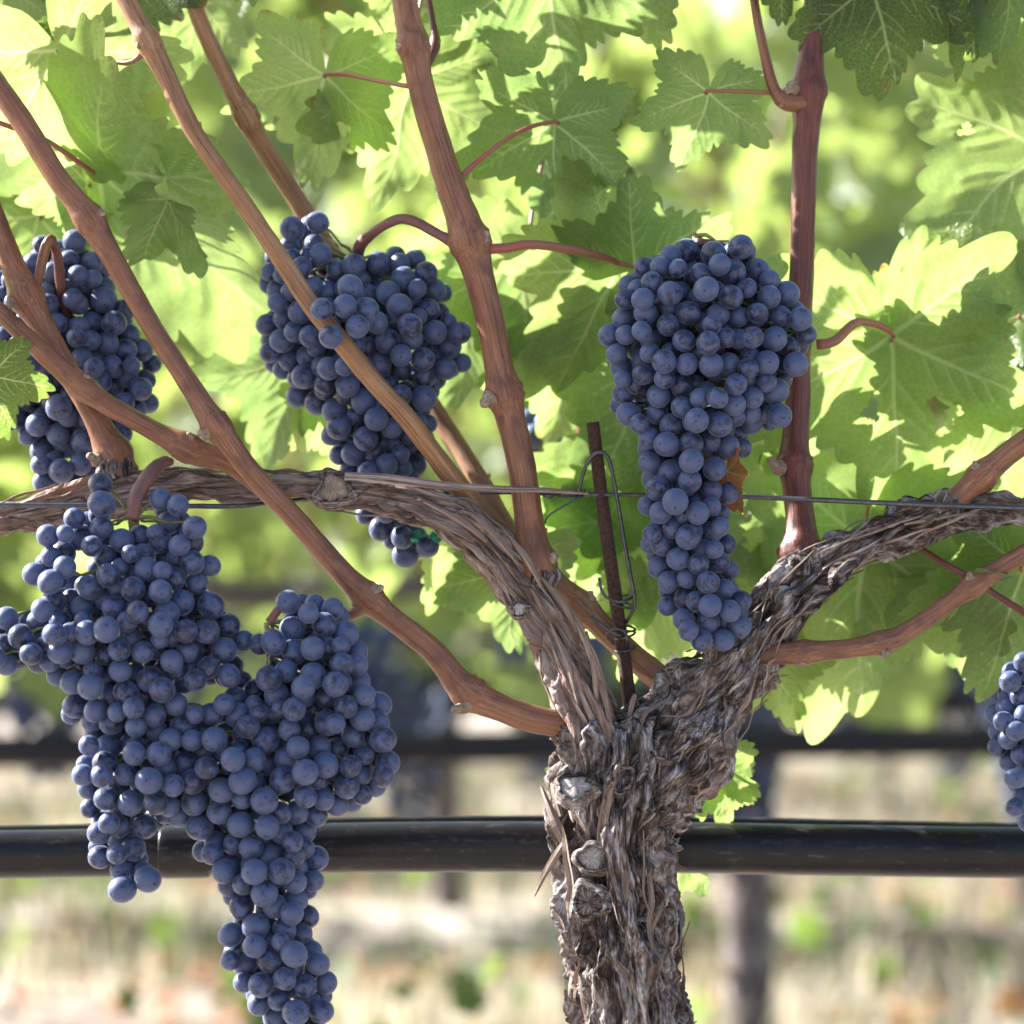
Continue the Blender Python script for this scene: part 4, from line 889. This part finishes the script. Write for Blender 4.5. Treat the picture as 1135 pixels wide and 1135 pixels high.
def wire_obj(name, paths, mat, label, cat, parent=None, seg=10, step=.002):
    mb = MB()
    for rows in paths: v, f, _ = tube_px(rows, seg, step); mb.add(v, f)
    o = obj(name, mb.mesh(name), M[mat], parent)
    if cat: tag(o, label, cat)
    return o
coil = [(622+t*26/40+0, 547+4.2*math.sin(t*1.25), 1.3, .006+rpx(4.2)*math.cos(t*1.25)) for t in range(0, 41)]
wire = wire_obj('trellis_wire', [[(-400, 559, 2.9, -.020), (0, 560, 2.9, -.020), (200, 561, 2.9, -.020), (262, 561, 2.9, -.019), (300, 557, 2.2, -.012), (340, 553, 2.2, .004), (390, 550, 2.2, .018), (480, 547, 2.2, .022), (560, 546, 2.2, .02), (600, 547, 2.2, .008), (650, 548, 2.2, .006)],
      [(618, 549, 2.3, .006), (650, 548, 2.3, .006), (735, 549, 2.4, .004), (800, 550, 2.4, .0), (860, 552, 2.9, -.002), (950, 556, 2.9, -.018), (1040, 560, 2.9, -.019), (1135, 563, 2.9, -.019), (1500, 575, 2.9, -.019)], coil,
      [(622, 543, 1.3, .004), (608, 552, 1.2, -.004), (595, 543, 1.2, -.002)], [(646, 549, 1.2, .004), (610, 570, 1.1, .0), (604, 580, 1.0, .0)]], 'steel', 'grey steel trellis wire with a twisted splice beside the stake', 'wire')
sroot = empty('metal_stake', at(698, 800, .012), 'rusty thin metal rod standing behind the trunk head', 'stake')
mb = MB(); C, R = pxpath([(657, 468, 7.2, .006), (668, 560, 7.4, .008), (682, 660, 7.6, .009), (693, 740, 7.8, .010), (700, 800, 7.8, .012), (708, 900, 7.8, .02), (716, 1100, 7.8, .04), (740, 1700, 8, .04)], .0012)
v, f, _ = sweep(C, R, 30, lambda S, TH, RR: RR*(.05*noise(np.stack([S*400, np.cos(TH)*2, np.sin(TH)*2], -1))+.05*noise(np.stack([S*60, TH*0, TH*0], -1)))); mb.add(v, f)
obj('rod', mb.mesh('rod'), M['rust'], sroot)
tie = [[(640, 549, 2.0, .004), (648, 520, 2, .0), (656, 506, 2.2, -.001), (664, 501, 2.3, -.002), (674, 507, 2.3, -.001), (682, 540, 2.2, .0), (692, 600, 2.2, .0), (702, 655, 2.3, .0), (703, 672, 2.2, .002), (694, 690, 2.2, .006)]]
tie.append([(664+0, 640, 1.6, .0), (667, 655, 1.6, .0), (675, 664, 1.6, -.001), (690, 667, 1.7, -.003), (704, 660, 1.7, .001)])
for k, (cy, tl) in enumerate([(664, -4), (670, 3), (696, 2), (704, -3), (719, -2)]):
    tie.append([(690+(k > 1)*3+11*math.cos(a), cy+tl*math.cos(a)+3*math.sin(a), 1.4, .009-rpx(11)*math.sin(a)) for a in np.linspace(-.3, 2*PI-.1, 16)])
tie.append([(655, 683, 2, -.004), (668, 694, 2, -.004), (678, 700, 1.8, -.003), (690, 706, 1.6, -.001)])
tie.append([(680, 714, 1.5, -.002), (672, 704, 1.5, -.003), (680, 697, 1.5, -.004), (692, 700, 1.5, -.003), (696, 712, 1.5, -.002)])
wire_obj('wire_tie', tie, 'steel', None, None, sroot)
wire_obj('wire_hook', [[(744, 930, 2, .018), (747, 975, 2, .014), (752, 1010, 2, .006), (754, 1035, 2.2, .002), (751, 1046, 2, .004), (747, 1040, 2, .008)]], 'steel', 'thin grey wire end hanging along the right side of the trunk', 'wire')
# green tie on the middle bunch
v = []; f = []
for k, (x, y, w_, hh, a) in enumerate([(462, 592, 19, 9, .2), (483, 595, 14, 11, -.5), (459, 598, 8, 10, 1.2)]):
    c = at(x, y, .022-.002*k); n0 = len(v)
    for i in range(6):
        for j in range(3):
            u = (i/5-.5)*w_; t = (j/2-.5)*hh*(1-.35*abs(i/5-.5)*2); X = u*math.cos(a)-t*math.sin(a); Y = u*math.sin(a)+t*math.cos(a)
            v.append(c+np.array([rpx(X), .002*math.sin(i*1.4+j)+.001*j, rpx(Y)]))
    for i in range(5):
        for j in range(2): q = n0+i*3+j; f.append((q, q+3, q+4, q+1))
o = obj('plant_tie', mkmesh('plant_tie', v, f, False), M['tie']); tag(o, 'scrap of bright green plastic tie stuck on the lower tip of the upper middle bunch', 'plastic tie')
sm = o.modifiers.new('thick', 'SOLIDIFY'); sm.thickness = .0006

# ------------------------------------------------------------------ rows behind
def leaf_poly(seed, K=30):
    phi = np.linspace(-PI, PI, K, endpoint=False); R = outline(phi, seed, 15); return np.stack([np.sin(phi)*R, np.cos(phi)*R], -1)
LP_ = [leaf_poly(s) for s in (1, 4, 6)]
def foliage(n, W, z0, z1, thick, seed, size=(.05, .085), dens=None):
    r0 = np.random.default_rng(seed); V = []; F = []; LCs = []; cnt = 0
    for i in range(n):
        x = r0.uniform(-W/2, W/2); z = z0+(z1-z0)*r0.beta(1.5, 1.35); y = r0.normal(0, thick*(.5+.5*(z-z0)/(z1-z0)))
        if dens is not None and noise(np.array([[x*2.6+seed, y*2, z*2.6]]))[0] < dens: continue
        S = r0.uniform(*size); P = LP_[i % 3]; K = len(P)
        pl = np.stack([P[:, 0], P[:, 1], .25*np.abs(P[:, 0])-.2*P[:, 1]**2], -1)*S; pl = np.vstack([[0, 0, .02*S], pl])
        ang = 180+r0.normal(0, 40); fr = leaf_frame(ang, r0.normal(0, 38), r0.normal(-15, 32))
        V.append(pl@fr.T+np.array([x, y, z])); LCs.append(np.vstack([[0, 0], P])); F += [(cnt, cnt+1+(k+1) % K, cnt+1+k) for k in range(K)]; cnt += K+1
    V = np.vstack(V); lc = np.vstack(LCs); lc = np.column_stack([lc, V[:, 2]*9]); rr = np.hypot(lc[:, 0], lc[:, 1])
    return mkmesh('crown', V, F, True, {'vein': np.zeros(len(V)), 'lc': lc, 'edge': rr*.5})
def far_trunk(seed):
    r0 = np.random.default_rng(seed); a = r0.normal(0, .03, 8); mb = MB()
    C = spline(np.array([[a[0], 0, -.06, .032], [a[1], a[2], .2, .027], [a[3], a[4], .40, .034], [a[3], 0, .47, .038], [a[3]*.8, 0, .52, .015]]), .02)
    v, f, wc = sweep(C[:, :3], C[:, 3], 20, bark_disp(1, seed*1.0)); mb.add(v, f, wc=wc)
    for sg in (-1, 1):
        C = spline(np.array([[a[3], 0, .44, .03], [a[3]+sg*.07, .0, .54, .022], [sg*.2, 0, .60, .015], [sg*.40, 0, .615, .013], [sg*.58, 0, .61, .012]]), .02); v, f, wc = sweep(C[:, :3], C[:, 3], 14, bark_disp(.6, seed+5)); mb.add(v, f, wc=wc)
    return mb.mesh('trunk')
def far_canes(seed):
    r0 = np.random.default_rng(seed); mb = MB()
    for k in range(9):
        x = -.5+k*.125+r0.normal(0, .02); C = spline(np.array([[x, 0, .61, .006], [x+r0.normal(0, .05), r0.normal(0, .05), .85, .005], [x+r0.normal(0, .10), r0.normal(0, .09), 1.2, .004], [x+r0.normal(0, .15), r0.normal(0, .12), 1.45, .003]]), .04)
        v, f, wc = sweep(C[:, :3], C[:, 3], 8); mb.add(v, f, wc=wc)
    return mb.mesh('canes')
def far_bunch(seed):
    r0 = np.random.default_rng(seed); V_, F_, G_ = LOB; mb = MB(); pts = []
    for _ in range(600):
        t = r0.random()**.8; z = -t*.17; rad = .042*(1-t)**.6+.012; a = r0.uniform(0, 2*PI); q = np.array([math.cos(a)*rad, math.sin(a)*rad, z])
        if all(np.linalg.norm(q-p) > .0125 for p in pts): pts.append(q)
    for p in pts: mb.add(V_*.0070+p, F_, gc=G_)
    return mb.mesh('grape_bunch')
FT = [far_trunk(s) for s in (31, 32, 33)]; FC = [far_canes(s) for s in (41, 42)]; FB = [far_bunch(s) for s in (51, 52, 53)]
FF = [foliage(540, 1.35, .46, 1.75, .17, s, dens=-.12) for s in (61, 62, 63, 64)]
for m_ in FT: m_.materials.append(M['bark'])
for m_ in FC: m_.materials.append(M['cane'])
for m_ in FB: m_.materials.append(M['grape'])
for m_ in FF: m_.materials.append(M['leaf_bg'])
rownames = ['second row', 'third row', 'fourth row', 'fifth row', 'sixth row']
offs = [.27, -.15, .3, .05, .2]
nv = 0; rb = random.Random(12)
for ri, ry in enumerate(ROWS[1:]):
    half = (ry+CAMD)*.18+.35; x = offs[ri]-1.15*math.ceil((half+offs[ri])/1.15)
    while x < half+.6:
        if x > -half-.6:
            vx = empty('grape_vine', (x, ry, 0))
            tag(vx, 'blurred green vine in the %s behind' % rownames[ri], 'grape vine', 'blurred vines in the %s behind' % rownames[ri])
            for nm, me_ in (('trunk', FT[nv % 3]), ('canes', FC[nv % 2]), ('crown', FF[nv % 4])):
                o = bpy.data.objects.new({'canes': 'shoots'}.get(nm, nm), me_); COL.objects.link(o); o.parent = vx
                if nm == 'crown' and nv % 2: o.rotation_euler = (0, 0, PI)
            for k in range(9 if ri < 3 else 5):
                o = bpy.data.objects.new('grape_bunch', FB[rb.randrange(3)]); COL.objects.link(o)
                o.location = (x+rb.uniform(-.5, .5), ry+rb.uniform(-.10, .06), rb.uniform(.45, .63)); o.rotation_euler = (0, 0, rb.uniform(0, 6)); s_ = rb.uniform(.9, 1.4); o.scale = (s_, s_, s_)
                tag(o, 'blurred dark blue grape bunch on the vines of the %s behind' % rownames[ri], 'grape bunch', 'blurred grape bunches in the %s behind' % rownames[ri])
            nv += 1
        x += 1.15
    if ri < 4:
        for nm, zz, rr, mt, cat in (('irrigation_hose', .424, .020, 'hose', 'irrigation hose'), ('trellis_wire', .632, .0014, 'steel', 'wire')):
            C = np.array([[xx, ry-.17*(nm[0] == 'i'), zz+.006*math.sin(xx*3+ri)] for xx in np.linspace(-3-ri, 3+ri, 40)]); v, f, _ = sweep(C, np.full(40, rr), 16)
            o = obj(nm, mkmesh(nm, v, f), M[mt]); tag(o, 'blurred %s running along the %s behind' % ('black hose' if cat[0] == 'i' else 'thin wire', rownames[ri]), cat)
# weeds and fallen leaves under the rows
def litter(name, n, size, zmax, seed, mat, label, thr, flat):
    r0 = np.random.default_rng(seed); V = []; F = []; LCs = []; cnt = 0
    while len(V) < n:
        y = r0.uniform(1.3, 12); x = r0.uniform(-1, 1)*(y+CAMD)*.24
        if noise(np.array([[x*1.6+seed, y*1.6, 0.3]]))[0]+r0.normal(0, .08) < thr: continue
        P = LP_[len(V) % 3]; K = len(P); S = r0.uniform(*size); pl = np.vstack([[0, 0, 0], np.stack([P[:, 0], P[:, 1], .3*np.abs(P[:, 0])+.2*P[:, 1]**2], -1)*S])
        Rm = np.array(Matrix.Rotation(r0.uniform(0, 6.3), 3, 'Z') @ Matrix.Rotation(r0.normal(0, .3 if flat else .9), 3, 'X') @ Matrix.Rotation(r0.normal(0, .3 if flat else .7), 3, 'Y'))
        V.append(pl@Rm.T+np.array([x, y, r0.uniform(.01, zmax)])); LCs.append(np.column_stack([np.vstack([[0, 0], P]), np.full(K+1, len(V)*.37)])); F += [(cnt, cnt+1+(k+1) % K, cnt+1+k) for k in range(K)]; cnt += K+1
    V = np.vstack(V); lc = np.vstack(LCs)
    tag(obj(name, mkmesh(name, V, F, True, {'vein': np.zeros(len(V)), 'lc': lc, 'edge': np.zeros(len(V))}), M[mat]), label, name.replace('_', ' '), kind='stuff')
litter('weeds', 330, (.02, .045), .16, 15, 'leaf_d', 'clumps of blurred green weeds between the vine rows behind', .22, False)
litter('fallen_leaves', 900, (.02, .045), .03, 19, 'dead', 'brown leaves lying on the dry ground between the rows', -.1, True)
# far-off wood closing the view
fo = []
me_ = foliage(5200, 46, -.5, 14, 1.6, 77, size=(.35, .8), dens=None); me_.materials.append(M['leaf_bg'])
o = bpy.data.objects.new('distant_wood', me_); COL.objects.link(o); o.location = (0, 45, 0); tag(o, 'far-off band of green trees beyond the vineyard rows', 'wood', kind='stuff')
